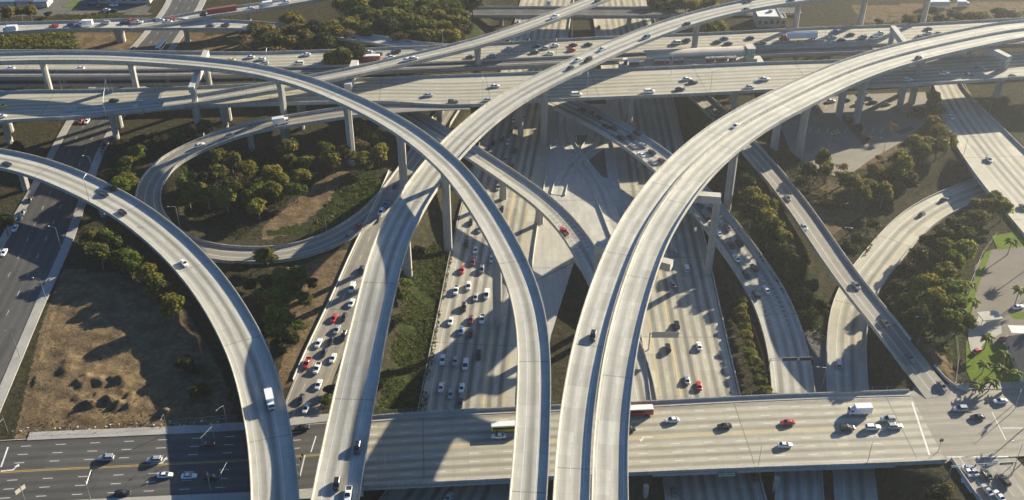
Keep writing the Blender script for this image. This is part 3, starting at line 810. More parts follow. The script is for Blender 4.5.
# stop lines and arrows
def stripe(name, a, b, w, z, parent, mat=WHITE_PAINT):
    A = unp(a[0], a[1], z); B = unp(b[0], b[1], z); d = (B - A)[:2]; d /= np.linalg.norm(d); n = np.array([-d[1], d[0], 0]) * w / 2
    m = MB(); m.add([A - n, B - n, B + n, A + n], [(0, 1, 2, 3)]); return m.build(name, mat, parent)
def arrow(px, py, z, rz, s, parent, bend=0):
    q = unp(px, py, z); m = MB(); c, sn = math.cos(rz), math.sin(rz)
    def P_(x, y): return (q[0] + (x * c - y * sn) * s, q[1] + (x * sn + y * c) * s, q[2])
    m.add([P_(-2, -.15), P_(.6, -.15), P_(.6, .15), P_(-2, .15)], [(0, 1, 2, 3)])
    if bend:
        m.add([P_(.3, .15 * bend), P_(.6, .15 * bend), P_(1.1, .8 * bend), P_(.8, .8 * bend)], [(0, 1, 2, 3) if bend > 0 else (3, 2, 1, 0)])
        m.add([P_(.4, .8 * bend), P_(1.5, .8 * bend), P_(1.2, 1.6 * bend)], [(0, 1, 2) if bend > 0 else (2, 1, 0)])
    else:
        m.add([P_(.6, -.5), P_(2, 0), P_(.6, .5)], [(0, 1, 2)])
    m.build("turn_arrow", WHITE_PAINT, parent)
stripe("stop_line", (912, 402), (929.5, 455), .55, .112, junction)
stripe("crossing_line", (947, 457), (1008, 456.5), .4, .112, junction)
stripe("crossing_line", (1002, 428), (1030, 428), .3, .112, junction)
stripe("crossing_line", (992, 412), (1006, 440), .25, .112, junction)
stripe("stop_line", (8, 447), (1, 467), .5, .112, street)
stripe("crossing_line", (316, 436), (311, 452), .35, .112, street)
stripe("crossing_line", (305, 455), (300, 476), .35, .112, street)
for (px, py, b) in ((11, 470, 1), (160, 463, 1)): arrow(px, py, .112, 0.15, 1.5, street, b)
arrow(645, 437, .112, math.pi, 1.3, over, 1)
arrow(966, 485, -.45, 1.75, 1.6, bpy.data.objects.get("ramp_road.002"), 0)
arrow(984, 487, -.5, 1.75, 1.6, bpy.data.objects.get("ramp_road.002"), -1)
m_ = MB(); m_.add([unp(*p, .104) for p in ((914, 384), (938, 381), (950, 384.5), (966, 391.5), (966, 394), (912, 395))], [(5, 4, 3, 2, 1, 0)], [(.3, 0), (.6, 0), (.8, 0), (1.2, 5), (1.2, 8), (.2, 8)])
tag(m_.build("ramp_apron", rmat('tan', 4)), kind='structure')
Ribbon('JW', [(934, 366, 1.0), (941, 375, .6), (948, 382, .2), (957, 388, .12), (968, 391.5, .12)], w=.4, sm=2, step=1.5)
barrier('JW', "low curved wall sweeping from the narrow ramp round to the junction corner", 0, 0, len(RIB['JW'].P) - 1, 0, .95, "kerb_wall")
# paved gore between the carriageways, with crossing curved roadways and low walls
GORE = road_material("gore_concrete", (.42, .40, .355), (.25, .24, .22), 9, .25, patch=.06)
def flat(name, pp, z, mat, uvscale=3.6, rot=0.0):
    m = MB(); V = [unp(p[0], p[1], z) for p in pp]
    c, s = math.cos(rot), math.sin(rot)
    m.add(V, [tuple(range(len(pp) - 1, -1, -1))], [(((v[0] * c - v[1] * s) / uvscale) % 1000, (v[0] * s + v[1] * c)) for v in V])
    o = m.build(name, mat); return tag(o, kind='structure')
flat("paved_gore", [(555, 104), (608, 104), (615, 150), (623, 200), (630, 250), (634, 285), (602, 300), (574, 262), (533, 282), (533, 250), (541, 200), (549, 150)], -7.03, GORE)
flat("paved_gore", [(533, 282.5), (574, 262.5), (551, 335), (540, 400), (519, 400), (526, 320)], -7.03, GORE)
flat("traffic_island", [(577, 135), (594, 135), (592, 148), (585, 153), (578, 148)], -6.99, rmat('asphalt', 3))
flat("traffic_island", [(588, 161), (604, 148), (608, 178), (603, 177)], -6.99, rmat('asphalt', 3))
SLAB = concrete("worn_slab", (.36, .345, .31)); CROSS = road_material("crossover_concrete", (.47, .45, .40), (.22, .21, .19), 1, .9, patch=.08)
for k in ('X3', 'X4'):
    tag(surface(RIB[k], .06, -1.8).build("crossover_road", CROSS), kind='structure')
    n = len(RIB[k].P) - 1
    for side in (-1, 1):
        barrier(k, ("low kerb wall on the %s side of the %s crossover road on the paved gore" % ("left" if side > 0 else "right", "long sweeping" if k == 'X3' else "short hooked")), side, 0, n, 0, .7, "kerb_wall", "kerb walls of the crossover roads", CONC_PALE)
barrier('M1', "concrete wall along the far left edge of the sunken freeway", -1, 6, len(RIB['M1'].P) - 1, -.5, .55, "road_barrier", "freeway edge barriers", CONC_DARK)
barrier('M1', "concrete barrier between the left carriageway and the paved gore", 1, 6, len(RIB['M1'].P) - 1, .3, .8, "road_barrier", "freeway edge barriers")
barrier('M2', "concrete barrier along the right edge of the right carriageway, by the hedge", 1, 6, len(RIB['M2'].P) - 1, .5, .9, "road_barrier", "freeway edge barriers")
barrier('M2', "concrete barrier between the paved gore and the right carriageway", -1, 6, len(RIB['M2'].P) - 1, -.3, .8, "road_barrier", "freeway edge barriers")
barrier('Q', "concrete kerb barrier on the left of the queueing exit ramp", 1, 0, len(RIB['Q'].P) - 8, .2, .7, "road_barrier")
barrier('K', "concrete barrier on the outer left edge of the curved ramp at right", 1, 4, len(RIB['K'].P) - 24, .3, .8, "road_barrier")
barrier('K', "concrete barrier on the inner side of the curved ramp at right", -1, 4, len(RIB['K'].P) - 24, -.3, .8, "road_barrier")
barrier('L', "concrete wall on the left edge of the wide street at right", 1, 6, len(RIB['L'].P) - 1, .2, 1.0, "road_barrier")
barrier('L', "concrete wall on the right edge of the wide street at right", -1, 6, len(RIB['L'].P) - 1, -.2, 1.0, "road_barrier")
barrier('T', "retaining wall on the left of the small ramp at the bottom right corner", 1, 0, len(RIB['T'].P) - 1, .6, 1.1, "road_barrier")
# the street deck over the curved ramp
lr = RIB['L']
a_, b_ = index_at('L', 955, 128, .5), index_at('L', 1035, 232, .5)
sweep(lr, [(-1, 0, .002), (-1, 0, -1.5), (1, 0, -1.5), (1, 0, .002)], a_, b_).build("bridge_girder", CONC, bpy.data.objects["street.001"] if False else None)
_bg = bpy.data.objects["bridge_girder"]; tag(_bg, "concrete span under the wide street at right, over the curved ramp", "bridge span")
# ------------------------------------------------------------------ railway viaduct with two tracks
rr = RIB['R']
rail = tag(empty("rail_viaduct"), "narrow railway viaduct with two tracks between the broad road viaducts", "viaduct")
BALLAST = plain("track_slab", (.20, .19, .18), .9, var=.2, scale=.5)
surface(rr, 0, None).build("track_bed", BALLAST, rail)
sweep(rr, [(-1, 0, -.004), (-1, 0, -.7), (-.75, 0, -.9), (-.6, 0, -2.1), (.6, 0, -2.1), (.75, 0, -.9), (1, 0, -.7), (1, 0, -.004)]).build("girder", CONC, rail)
for side in (-1, 1): parapet_mesh(rr, side, 0, None, 1.05, .3).build("parapet", CONC, rail)
for o in (-2.75, -1.3, 1.3, 2.75):
    sweep(rr, [(0, o - .05, .004), (0, o - .05, .18), (0, o + .05, .18), (0, o + .05, .004)]).build("rail", DARK_METAL, rail)
for (px, py) in ((-20, 90), (72, 89), (175, 86), (262, 84), (330, 81), (400, 79), (470, 77), (560, 75), (790, 66), (860, 63), (960, 58)):
    q = unp(px, py, 0); place_column(rr, rail, q[0], q[1], gz(q[0], q[1]) - .5, 2.1, (2.2, 1.8))
for (px, py) in ((30, 84), (150, 84), (300, 78), (420, 71), (560, 66), (690, 60), (820, 54), (930, 50)):   # piers of the upper road viaduct
    q = unp(px, py, 0)
    for off in (-6, 6):
        rw = RIB['W']; i = rw.near(q[0], q[1]); p = rw.at(i, off)
        z0 = gz(p[0], p[1]) - 1
        column_mesh(p[0], p[1], z0, rw.P[i, 2] - 1.55, math.atan2(rw.R[i, 1], rw.R[i, 0]), 1.6, 1.6, 1.0).build("column", CONC_DARK, bpy.data.objects["viaduct.001"])
# ------------------------------------------------------------------ plants
def leaf_material(name, dark, mid, light, scale=.55):
    m, nt, b = nodes_of(name)
    tc = nt.nodes.new("ShaderNodeTexCoord"); oi = nt.nodes.new("ShaderNodeObjectInfo")
    ge = nt.nodes.new("ShaderNodeNewGeometry")
    f = noise(nt, ge.outputs["Position"], scale, 3.0, .6)
    f = val(nt, 'ADD', f, val(nt, 'MULTIPLY', val(nt, 'SUBTRACT', oi.outputs["Random"], .5), .22))
    c = ramp(nt, f, [(.32, dark), (.52, mid), (.72, light)])
    nt.links.new(c, b.inputs["Base Color"]); b.inputs["Roughness"].default_value = .65
    b.inputs["Specular IOR Level"].default_value = .08
    tr = nt.nodes.new("ShaderNodeBsdfTranslucent"); nt.links.new(mixc(nt, 1.0, c, (1.5, 1.3, .55), 'MULTIPLY'), tr.inputs[0])
    mx = nt.nodes.new("ShaderNodeMixShader"); mx.inputs[0].default_value = .34
    nt.links.new(b.outputs[0], mx.inputs[1]); nt.links.new(tr.outputs[0], mx.inputs[2])
    out = nt.nodes["Material Output"]; nt.links.new(mx.outputs[0], out.inputs[0])
    return m
LEAF = {
    'olive': leaf_material("olive_leaves", (.036, .042, .011), (.125, .128, .026), (.25, .215, .042)),
    'green': leaf_material("bright_green_leaves", (.035, .052, .010), (.10, .135, .02), (.19, .21, .035)),
    'dark': leaf_material("dark_green_leaves", (.012, .018, .007), (.030, .038, .012), (.06, .066, .02)),
    'yellow': leaf_material("yellowing_leaves", (.07, .062, .022), (.15, .125, .035), (.22, .175, .05)),
    'brown': leaf_material("dry_brown_leaves", (.06, .045, .025), (.11, .08, .042), (.17, .125, .065)),
    'palm': leaf_material("palm_leaves", (.07, .09, .015), (.17, .19, .03), (.27, .27, .05)),
    'ivy': leaf_material("ivy_leaves", (.028, .040, .012), (.06, .075, .021), (.105, .115, .032), .25),
}
BARK = plain("bark", (.20, .165, .13), .95, var=.35, scale=1.5)
def leaf_quads(P, Nrm, size, rng, flat=.34):
    """One quad per point, roughly facing its normal, tilted at random."""
    n = len(P)
    D = Nrm * (1 - flat) + rng.normal(0, flat, (n, 3))
    D /= np.linalg.norm(D, axis=1)[:, None]
    U = np.cross(D, rng.normal(0, 1, (n, 3))); U /= np.linalg.norm(U, axis=1)[:, None]
    W = np.cross(D, U)
    s = size * rng.uniform(.6, 1.3, (n, 1)); a = s * rng.uniform(.45, .8, (n, 1))
    V = np.stack([P - U * s, P - W * a, P + U * s, P + W * a], 1).reshape(-1, 3)
    return V
def quads_mesh(name, V, mat):
    m = bpy.data.meshes.new(name)
    n = len(V) // 4
    m.vertices.add(len(V)); m.vertices.foreach_set("co", V.astype(np.float32).ravel())
    m.loops.add(len(V)); m.loops.foreach_set("vertex_index", np.arange(len(V), dtype=np.int32))
    m.polygons.add(n); m.polygons.foreach_set("loop_start", np.arange(0, len(V), 4, dtype=np.int32))
    m.polygons.foreach_set("loop_total", np.full(n, 4, dtype=np.int32))
    m.update(calc_edges=True); m.materials.append(mat)
    return m
def crown_points(rng, nclump, nleaf, tall=1.0, ragged=.28):
    C = []
    for k in range(nclump):
        a = rng.uniform(0, 2 * math.pi); rr = math.sqrt(rng.uniform(0, 1)) * .68
        z = rng.uniform(-.42, .55) * tall
        rr *= math.sqrt(max(.08, 1 - (z / (.78 * tall)) ** 2))
        C.append((rr * math.cos(a), rr * math.sin(a), z, rng.uniform(.17, .46)))
    C.append((0, 0, .35 * tall, .42))
    P = []; Nn = []
    per = nleaf // len(C)
    for (x, y, z, r) in C:
        d = rng.normal(0, 1, (per, 3)); d /= np.linalg.norm(d, axis=1)[:, None]
        d[:, 2] = np.where(d[:, 2] < -.35, -d[:, 2], d[:, 2])
        q = np.array([x, y, z]) + d * r * rng.uniform(.6, 1.0 + ragged, (per, 1)) * np.array([1, 1, .8])
        P.append(q); Nn.append(d)
    return np.vstack(P), np.vstack(Nn), C
CROWNS = {}
def crown(kind, shape):
    if (kind, shape) not in CROWNS:
        rng = np.random.default_rng(100 + shape)
        nc, nl, tall = [(17, 2700, 1.0), (22, 3000, .85), (14, 2500, 1.25), (26, 3100, .95), (9, 900, 1.1), (19, 2600, 1.1), (13, 2300, .8), (24, 2900, 1.3)][shape]
        P, Nn, C = crown_points(rng, nc, nl, tall)
        CROWNS[(kind, shape)] = quads_mesh("crown", leaf_quads(P, Nn, .085 if shape == 4 else .115, rng), LEAF[kind])
    return CROWNS[(kind, shape)]
TRUNKS = {}
def trunk(shape):
    if shape not in TRUNKS:
        rng = np.random.default_rng(300 + shape); m = MB()
        top = np.array([rng.uniform(-.06, .06), rng.uniform(-.06, .06), .42])
        m.bar((0, 0, -.1), top, .042, 6, .028)
        for k in range(4):
            a = k * 1.6 + rng.uniform(0, 1); e = top + np.array([math.cos(a) * .22, math.sin(a) * .22, rng.uniform(.18, .34)])
            s_ = top * rng.uniform(.75, 1.0)
            m.bar(s_, e, .022, 5, .010)
        TRUNKS[shape] = m.mesh("trunk", BARK)
    return TRUNKS[shape]
TREES = []
def tree(px, py, rad, h, kind, where, shape=None, lean=0.0):
    """(px, py) is the middle of the crown in the photograph."""
    z = 0.0
    for _ in range(5):
        p = unp(px, py, z + h * .66); z = gz(p[0], p[1])
    shape = random.choice((0, 1, 2, 3, 5, 6, 7)) if shape is None else shape
    t = empty("tree", (p[0], p[1], z), random.uniform(0, 6.28))
    c = link(bpy.data.objects.new("crown", crown(kind, shape)), t)
    c.location = (0, 0, h * .66); c.scale = (rad * 1.22, rad * random.uniform(1.05, 1.3), max(h * .42, rad * .7))
    k = link(bpy.data.objects.new("trunk", trunk(shape)), t); k.scale = (h * .9, h * .9, h)
    if lean: t.rotation_euler = (lean * .5, lean, t.rotation_euler[2])
    TREES.append((t, px, py, kind, where, h))
    return t
def trees(where, lst, rad, h):
    for e in lst:
        px, py, kind = e[0], e[1], {'o': 'olive', 'g': 'green', 'y': 'yellow', 'd': 'dark', 'b': 'brown'}[e[2]]
        r = e[3] if len(e) > 3 else rad * random.uniform(.82, 1.18)
        hh = e[4] if len(e) > 4 else h * random.uniform(.85, 1.15)
        tree(px, py, r, hh, kind, where, 4 if kind == 'brown' else None)
trees("inside the loop ramp", [(286, 147, 'o'), (291, 162, 'o'), (306, 163, 'o'), (326, 149, 'o'), (332, 160, 'o'), (346, 152, 'o'), (271, 175, 'o'), (262, 192, 'g'), (274, 193, 'o'), (296, 190, 'g'), (363, 132, 'o'), (374, 138, 'o'), (359, 147, 'b'), (378, 153, 'o'), (361, 162, 'o'), (300, 176, 'o'), (282, 182, 'o'),
    (217, 156, 'o'), (232, 163, 'o'), (246, 170, 'o'), (218, 175, 'o'), (188, 183, 'g'), (189, 198, 'g'), (207, 195, 'g'), (231, 187, 'o'), (250, 197, 'o'), (197, 189, 'o'), (226, 199, 'o'), (240, 180, 'b'), (204, 178, 'd'), (258, 208, 'o')], 4.3, 9.5)
trees("beside the dark street at left", [(137, 152, 'g'), (122, 170, 'g'), (120, 186, 'g'), (108, 178, 'o'), (128, 163, 'o'), (92, 237, 'o'), (107, 236, 'g'), (117, 243, 'g'), (100, 255, 'o'), (120, 258, 'g'), (140, 264, 'g'), (148, 273, 'o'), (130, 262, 'g'), (88, 246, 'o'), (155, 284, 'o'), (10, 155, 'd'), (18, 148, 'd'), (4, 222, 'd'), (126, 180, 'o'), (106, 200, 'g'), (112, 195, 'o'), (101, 188, 'd'), (140, 141, 'd'), (182, 134, 'o'), (205, 127, 'o')], 4.0, 9)
trees("on the dirt lot", [(172, 306, 'o', 4.2, 10), (163, 288, 'o', 3.0, 8), (185, 363, 'd', 3.4, 5), (195, 369, 'd', 2.8, 4), (207, 378, 'b', 2.4, 4), (200, 390, 'd', 3.2, 4.5)], 4, 9)
trees("by the queueing exit ramp", [(266, 282, 'g'), (281, 277, 'o'), (298, 277, 'g'), (273, 297, 'g'), (284, 297, 'g'), (273, 315, 'g'), (282, 318, 'g'), (263, 296, 'g'), (266, 255, 'o'), (278, 330, 'o'), (292, 287, 'o'), (240, 268, 'd', 3, 4), (252, 285, 'd', 3, 4), (260, 330, 'd', 3, 4), (312, 283, 'd', 2.6, 3.5), (300, 325, 'g', 2.6, 3.5), (290, 340, 'd', 3, 3.5), (304, 300, 'o', 3, 5)], 3.9, 8)
trees("on the ivy slope", [(405, 284, 'g', 3, 4.5), (402, 296, 'g', 2.6, 4), (395, 320, 'd', 3, 3), (408, 268, 'd', 3, 3.4), (420, 250, 'd', 2.6, 3), (330, 390, 'd', 2.4, 3), (328, 400, 'g', 2.2, 3), (380, 385, 'd', 3.2, 4)], 3, 4)
trees("between the twin flyover and the narrow ramp", [(749, 195, 'o'), (759, 206, 'o'), (765, 218, 'o'), (771, 206, 'o'), (776, 226, 'o'), (752, 211, 'd'), (783, 238, 'o'), (744, 180, 'd'), (788, 252, 'd'), (768, 236, 'd'), (800, 262, 'd', 3.2, 5), (812, 285, 'd', 3.2, 5), (790, 272, 'd', 3.2, 5), (822, 306, 'd', 3, 5), (776, 256, 'd', 3.2, 5), (804, 300, 'd', 3.2, 5), (712, 128, 'o', 3, 8), (738, 170, 'd')], 4.4, 11)
trees("along the edge of the shaded parking lot", [(822, 160, 'o'), (827, 171, 'o'), (843, 172, 'b'), (856, 183, 'o'), (868, 186, 'o'), (864, 193, 'o'), (874, 170, 'y'), (884, 192, 'o'), (898, 158, 'o'), (904, 167, 'o'), (895, 171, 'o'), (913, 142, 'o'), (923, 150, 'o'), (930, 147, 'o'), (918, 153, 'o'), (941, 132, 'o'), (948, 141, 'o'), (939, 146, 'o'), (849, 180, 'g'), (890, 180, 'd'), (908, 180, 'd'), (810, 170, 'd'), (880, 160, 'b', 2.5, 7), (892, 128, 'b', 2.6, 7)], 4.2, 10.5)
trees("beside the curved ramp at right", [(996, 197, 'o'), (1001, 203, 'g'), (978, 205, 'o'), (973, 217, 'o'), (963, 222, 'g'), (981, 217, 'o'), (953, 226, 'd'), (943, 235, 'd'), (931, 242, 'd'), (990, 206, 'o'), (966, 233, 'o'), (1004, 210, 'g'), (905, 270, 'd'), (896, 288, 'd'), (902, 308, 'd'), (918, 255, 'd'), (918, 335, 'd', 3, 5), (860, 236, 'd', 3, 5), (872, 225, 'd', 3, 5), (852, 250, 'd', 3, 5)], 3.8, 8)
trees("in the big clump by the right parking lot", [(953, 262, 'g'), (946, 276, 'o'), (925, 287, 'o'), (914, 298, 'g'), (930, 300, 'o'), (953, 291, 'g'), (956, 305, 'g'), (944, 309, 'o'), (962, 318, 'g'), (929, 315, 'o'), (953, 321, 'g'), (936, 290, 'o'), (961, 250, 'g'), (945, 250, 'o'), (938, 325, 'd'), (918, 318, 'd')], 4.6, 12)
trees("in front of the upper freeway at left", [(255, 32, 'y'), (265, 34, 'y'), (278, 37, 'y'), (284, 34, 'y'), (274, 42, 'o'), (291, 20, 'o'), (296, 24, 'y'), (298, 31, 'y'), (304, 39, 'y'), (292, 43, 'y'), (317, 32, 'd'), (334, 33, 'o'), (321, 41, 'd'), (347, 37, 'b'), (329, 43, 'o'), (356, 56, 'd', 5.5, 19), (343, 59, 'o', 5.5, 19), (334, 60, 'o', 4.5, 18), (383, 43, 'g', 3, 5), (391, 43, 'g', 3, 6), (248, 43, 'b'), (310, 44, 'o')], 5.8, 13)
trees("in the wood beyond the upper freeway", [(341, 5, 'o'), (349, 9, 'g'), (358, 6, 'o'), (353, 19, 'o'), (359, 25, 'o'), (363, 14, 'g'), (352, 28, 'o'), (366, 33, 'o'), (374, 19, 'o'), (365, 29, 'o'), (406, 10, 'g'), (408, 23, 'o'), (392, 16, 'o'), (398, 25, 'o'), (423, 14, 'o'), (428, 6, 'g'), (439, 11, 'o'), (421, 24, 'o'), (431, 31, 'g'), (417, 31, 'o'), (444, 30, 'o'), (449, 38, 'o'), (439, 39, 'y'), (428, 40, 'o'), (420, 40, 'b'), (455, 10, 'g'), (458, 17, 'o'), (453, 23, 'o'), (402, 33, 'd'), (411, 38, 'd'), (464, 3, 'o'), (473, 3, 'o'), (449, 2, 'o'), (392, 1, 'o'), (379, 3, 'o'), (412, 2, 'o'), (368, 5, 'd'), (437, 22, 'o'), (400, 40, 'b'), (386, 28, 'd'), (462, 28, 'd'), (456, 34, 'b')], 6.2, 14)
trees("by the pale houses at the upper left", [(20, 11, 'y'), (30, 11, 'y'), (8, 13, 'y'), (1, 12, 'b'), (48, 14, 'd', 2, 3)], 4.2, 9)
trees("behind the two lane flyover near the top", [(686, 5, 'o'), (694, 8, 'y'), (679, 4, 'o'), (671, 5, 'o'), (702, 2, 'o'), (719, 28, 'g'), (712, 29, 'o'), (730, 9, 'o'), (663, 3, 'd'), (655, 6, 'd'), (710, 6, 'o')], 5, 11)
trees("on the far bank at the upper right", [(933, 12, 'd'), (908, 20, 'o'), (957, 15, 'd'), (941, 19, 'd'), (972, 17, 'd'), (1000, 13, 'd'), (922, 19, 'o'), (985, 16, 'o'), (949, 22, 'd'), (1012, 15, 'd'), (879, 22, 'd', 2.4, 4)], 4.2, 6)
trees("under the lower viaduct at right", [(934, 99, 'o', 3.2, 9), (940, 111, 'o', 3.2, 8), (934, 122, 'y', 3.2, 7), (938, 128, 'y', 3, 6), (916, 113, 'd', 4, 4), (930, 108, 'o', 3, 8), (866, 138, 'd', 2.2, 3), (858, 128, 'd', 2.2, 3), (852, 120, 'd', 2, 3), (760, 97, 'o', 3, 9), (945, 490, 'y', 2.6, 6), (936, 495, 'd', 3, 4)], 3, 8)
def name_trees():
    LOOK = {'olive': "olive green", 'green': "bright green", 'dark': "dark green", 'yellow': "yellowing", 'brown': "thin dry brown"}
    ORD = ["first", "second", "third", "fourth", "fifth", "sixth", "seventh", "eighth", "ninth", "tenth", "eleventh", "twelfth", "thirteenth", "fourteenth", "fifteenth", "sixteenth", "seventeenth", "eighteenth", "nineteenth", "twentieth"]
    byk = {}
    for e in TREES: byk.setdefault((e[3], e[4]), []).append(e)
    for (kind, where), es in byk.items():
        med = sorted(x[2] for x in es)[len(es) // 2]
        rows = {'': es} if len(es) < 7 else {"upper": [x for x in es if x[2] < med], "lower": [x for x in es if x[2] >= med]}
        for rn, sub in rows.items():
            sub.sort(key=lambda x: x[1])
            for i, x in enumerate(sub):
                lab = "%s tree %s" % (LOOK[kind], where)
                if rn: lab = "%s %s" % (rn, lab)
                if len(sub) > 1: lab += ", %s from left" % (ORD[i] if i < len(ORD) else "last")
                tag(x[0], lab, "tree", "trees " + where)
name_trees()
# hedge beside the connector ramp: bushes one can tell apart
HEDGE = {}
for k, (px, py) in enumerate([(739, 300), (741, 309), (743, 318), (745, 327), (747, 336), (749, 345), (751, 354), (754, 363), (757, 372), (760, 381), (764, 389)]):
    t = tree(px, py, 2.5, 4.6, 'olive' if k % 3 else 'green', "hedge")
    t.name = "hedge_bush"
    tag(t, "rounded hedge bush beside the crowded ramp, %s from the top of its row" % ["first", "second", "third", "fourth", "fifth", "sixth", "seventh", "eighth", "ninth", "tenth", "lowest"][k] if k < 10 else "rounded hedge bush beside the crowded ramp, next to the bottom overpass", "bush", "hedge bushes beside the crowded ramp")
# ground cover
def ground_cover(name, pp, density, size, kind, label, bump=.5, lumps=0, seed=0):
    rng = np.random.default_rng(900 + seed)
    poly = pixpoly(pp); A = np.array(poly)[:, :2]
    x0, y0 = A.min(0); x1, y1 = A.max(0)
    n = int((x1 - x0) * (y1 - y0) * density)
    X = rng.uniform(x0, x1, n); Y = rng.uniform(y0, y1, n)
    k = in_poly(X, Y, poly); X, Y = X[k], Y[k]
    Z = np.array([gz(a, b) for a, b in zip(X, Y)])
    H = bump * (np.sin(X * .9 + 1.3 * np.sin(Y * .55)) * np.sin(Y * .8 + 1.1 * np.sin(X * .5)) * .5 + .5)
    # patches where the soil shows through
    keep = (np.sin(X * .21 + 2 * np.sin(Y * .13)) + np.sin(Y * .27 + X * .11)) > -1.35
    X, Y, Z, H = X[keep], Y[keep], Z[keep], H[keep]
    P = np.stack([X, Y, Z + H * rng.uniform(.2, 1.0, len(X)) + .05], 1)
    Nn = np.tile([0, 0, 1.0], (len(P), 1))
    V = leaf_quads(P, Nn, size, rng, .42)
    o = link(bpy.data.objects.new(name, quads_mesh(name, V, LEAF[kind])))
    tag(o, label, "ground cover", kind='stuff')
ground_cover("ivy_cover", [(376, 408), (390, 350), (404, 290), (414, 252), (440, 222), (453, 238), (438, 310), (424, 404)], 5.5, .36, 'ivy', "green ivy on the slope left of the sunken freeway", 1.0, seed=1)
ground_cover("ivy_cover", [(302, 246), (330, 195), (352, 168), (374, 166), (384, 185), (352, 222), (318, 240)], 5, .36, 'ivy', "ivy patch on the bank inside the loop ramp", .9, seed=2)
ground_cover("scrub", [(-10, 36), (70, 33), (80, 46), (62, 53), (-10, 53)], 1.3, .6, 'olive', "low scrub on the bank at the upper left", 2.2, seed=3)
ground_cover("scrub", [(745, 230), (775, 246), (800, 272), (832, 300), (828, 330), (806, 318), (784, 284)], 3.5, .42, 'dark', "dark scrub, standing in for shade too, between the crowded ramp and the narrow ramp", 1.6, seed=4)  # real shrubs, set denser so their dark leaves also stand in for shade
ground_cover("scrub", [(836, 238), (868, 214), (888, 216), (868, 246), (846, 262)], 3.5, .42, 'dark', "dark scrub in the bend of the curved ramp", 1.6, seed=5)
ground_cover("scrub", [(875, 300), (905, 250), (950, 225), (975, 222), (965, 260), (915, 345), (892, 322)], 3, .42, 'dark', "dark scrub on the bank right of the curved ramp", 1.5, seed=6)
ground_cover("scrub", [(185, 172), (230, 150), (300, 150), (330, 168), (270, 215), (240, 240), (195, 222), (180, 200)], 2.2, .42, 'dark', "dark undergrowth inside the loop ramp", 1.3, seed=7)
ground_cover("scrub", [(80, 225), (120, 240), (165, 285), (175, 320), (140, 285), (85, 260)], 2.5, .42, 'dark', "dark undergrowth below the left flyover", 1.2, seed=8)
ground_cover("scrub", [(40, 17), (112, 12), (120, 16), (60, 22), (40, 22)], 1.3, .5, 'olive', "scrub strip above the packed low viaduct", 1.2, seed=9)
ground_cover("scrub", [(320, 46), (450, 42), (470, 20), (440, 6), (340, 2), (340, 30)], .9, .6, 'dark', "undergrowth in the wood beyond the upper freeway", 2.0, seed=10)
ground_cover("scrub", [(880, 22), (1040, 10), (1040, 20), (900, 26)], 1.0, .55, 'dark', "scrub on the far bank at the upper right", 1.8, seed=11)
ground_cover("scrub", [(785, 150), (820, 172), (850, 205), (835, 218), (808, 196), (790, 172)], 2.8, .42, 'dark', "scrub between the narrow ramp and the lot trees", 1.4, seed=12)
ground_cover("scrub", [(722, 165), (745, 185), (770, 215), (792, 248), (782, 262), (760, 240), (736, 200)], 2.8, .42, 'dark', "undergrowth beneath the twin flyover trees", 1.4, seed=13)
ground_cover("scrub", [(30, 425), (110, 400), (235, 390), (238, 428), (130, 432), (30, 438)], .5, .4, 'brown', "sparse dry weeds on the dirt lot", .4, seed=14)
ground_cover("scrub", [(95, 140), (140, 138), (170, 128), (228, 120), (236, 124), (165, 158), (138, 180), (112, 178)], 2.4, .45, 'dark', "dark scrub standing in for viaduct shade left of the loop ramp", 1.4, seed=15)  # dark leaves laid over the ground in place of the viaduct's cast shade
ground_cover("scrub", [(680, 112), (722, 112), (745, 150), (735, 175), (700, 150)], 2.4, .45, 'dark', "dark scrub below the lower viaduct beside the twin flyover", 1.4, seed=16)
# palms in the lot at right
def palm(px, py, h, label):
    z = 0
    for _ in range(4):
        p = unp(px, py, z + h); z = gz(p[0], p[1])
    t = tag(empty("palm_tree", (p[0], p[1], z)), label, "palm tree", "palms of the right lot")
    m = MB(); m.bar((0, 0, -.3), (.15, 0, h), .2, 7, .13); m.build("trunk", BARK, t)
    rng = np.random.default_rng(int(px * 7 + py)); f = MB()
    for k in range(18):
        a = k * 2.4 + rng.uniform(-.2, .2); up = rng.uniform(-.2, .9); L = rng.uniform(2.7, 3.7)
        prev = None
        for s_ in range(6):
            u_ = s_ / 5
            rr = L * u_ * (1 - .12 * u_); zz = h + up * L * u_ * .55 - 1.15 * L * u_ * u_ * .5
            w_ = .55 * math.sin(math.pi * min(1, u_ * .85 + .15)) + .03
            cx, cy = .15 + rr * math.cos(a), rr * math.sin(a); nx, ny = -math.sin(a) * w_, math.cos(a) * w_
            row = [(cx + nx, cy + ny, zz - w_ * .5), (cx, cy, zz), (cx - nx, cy - ny, zz - w_ * .5)]
            if prev: f.add(prev + row, [(0, 1, 4, 3), (1, 2, 5, 4)])
            prev = row
    f.build("crown", LEAF['palm'], t)
    return t
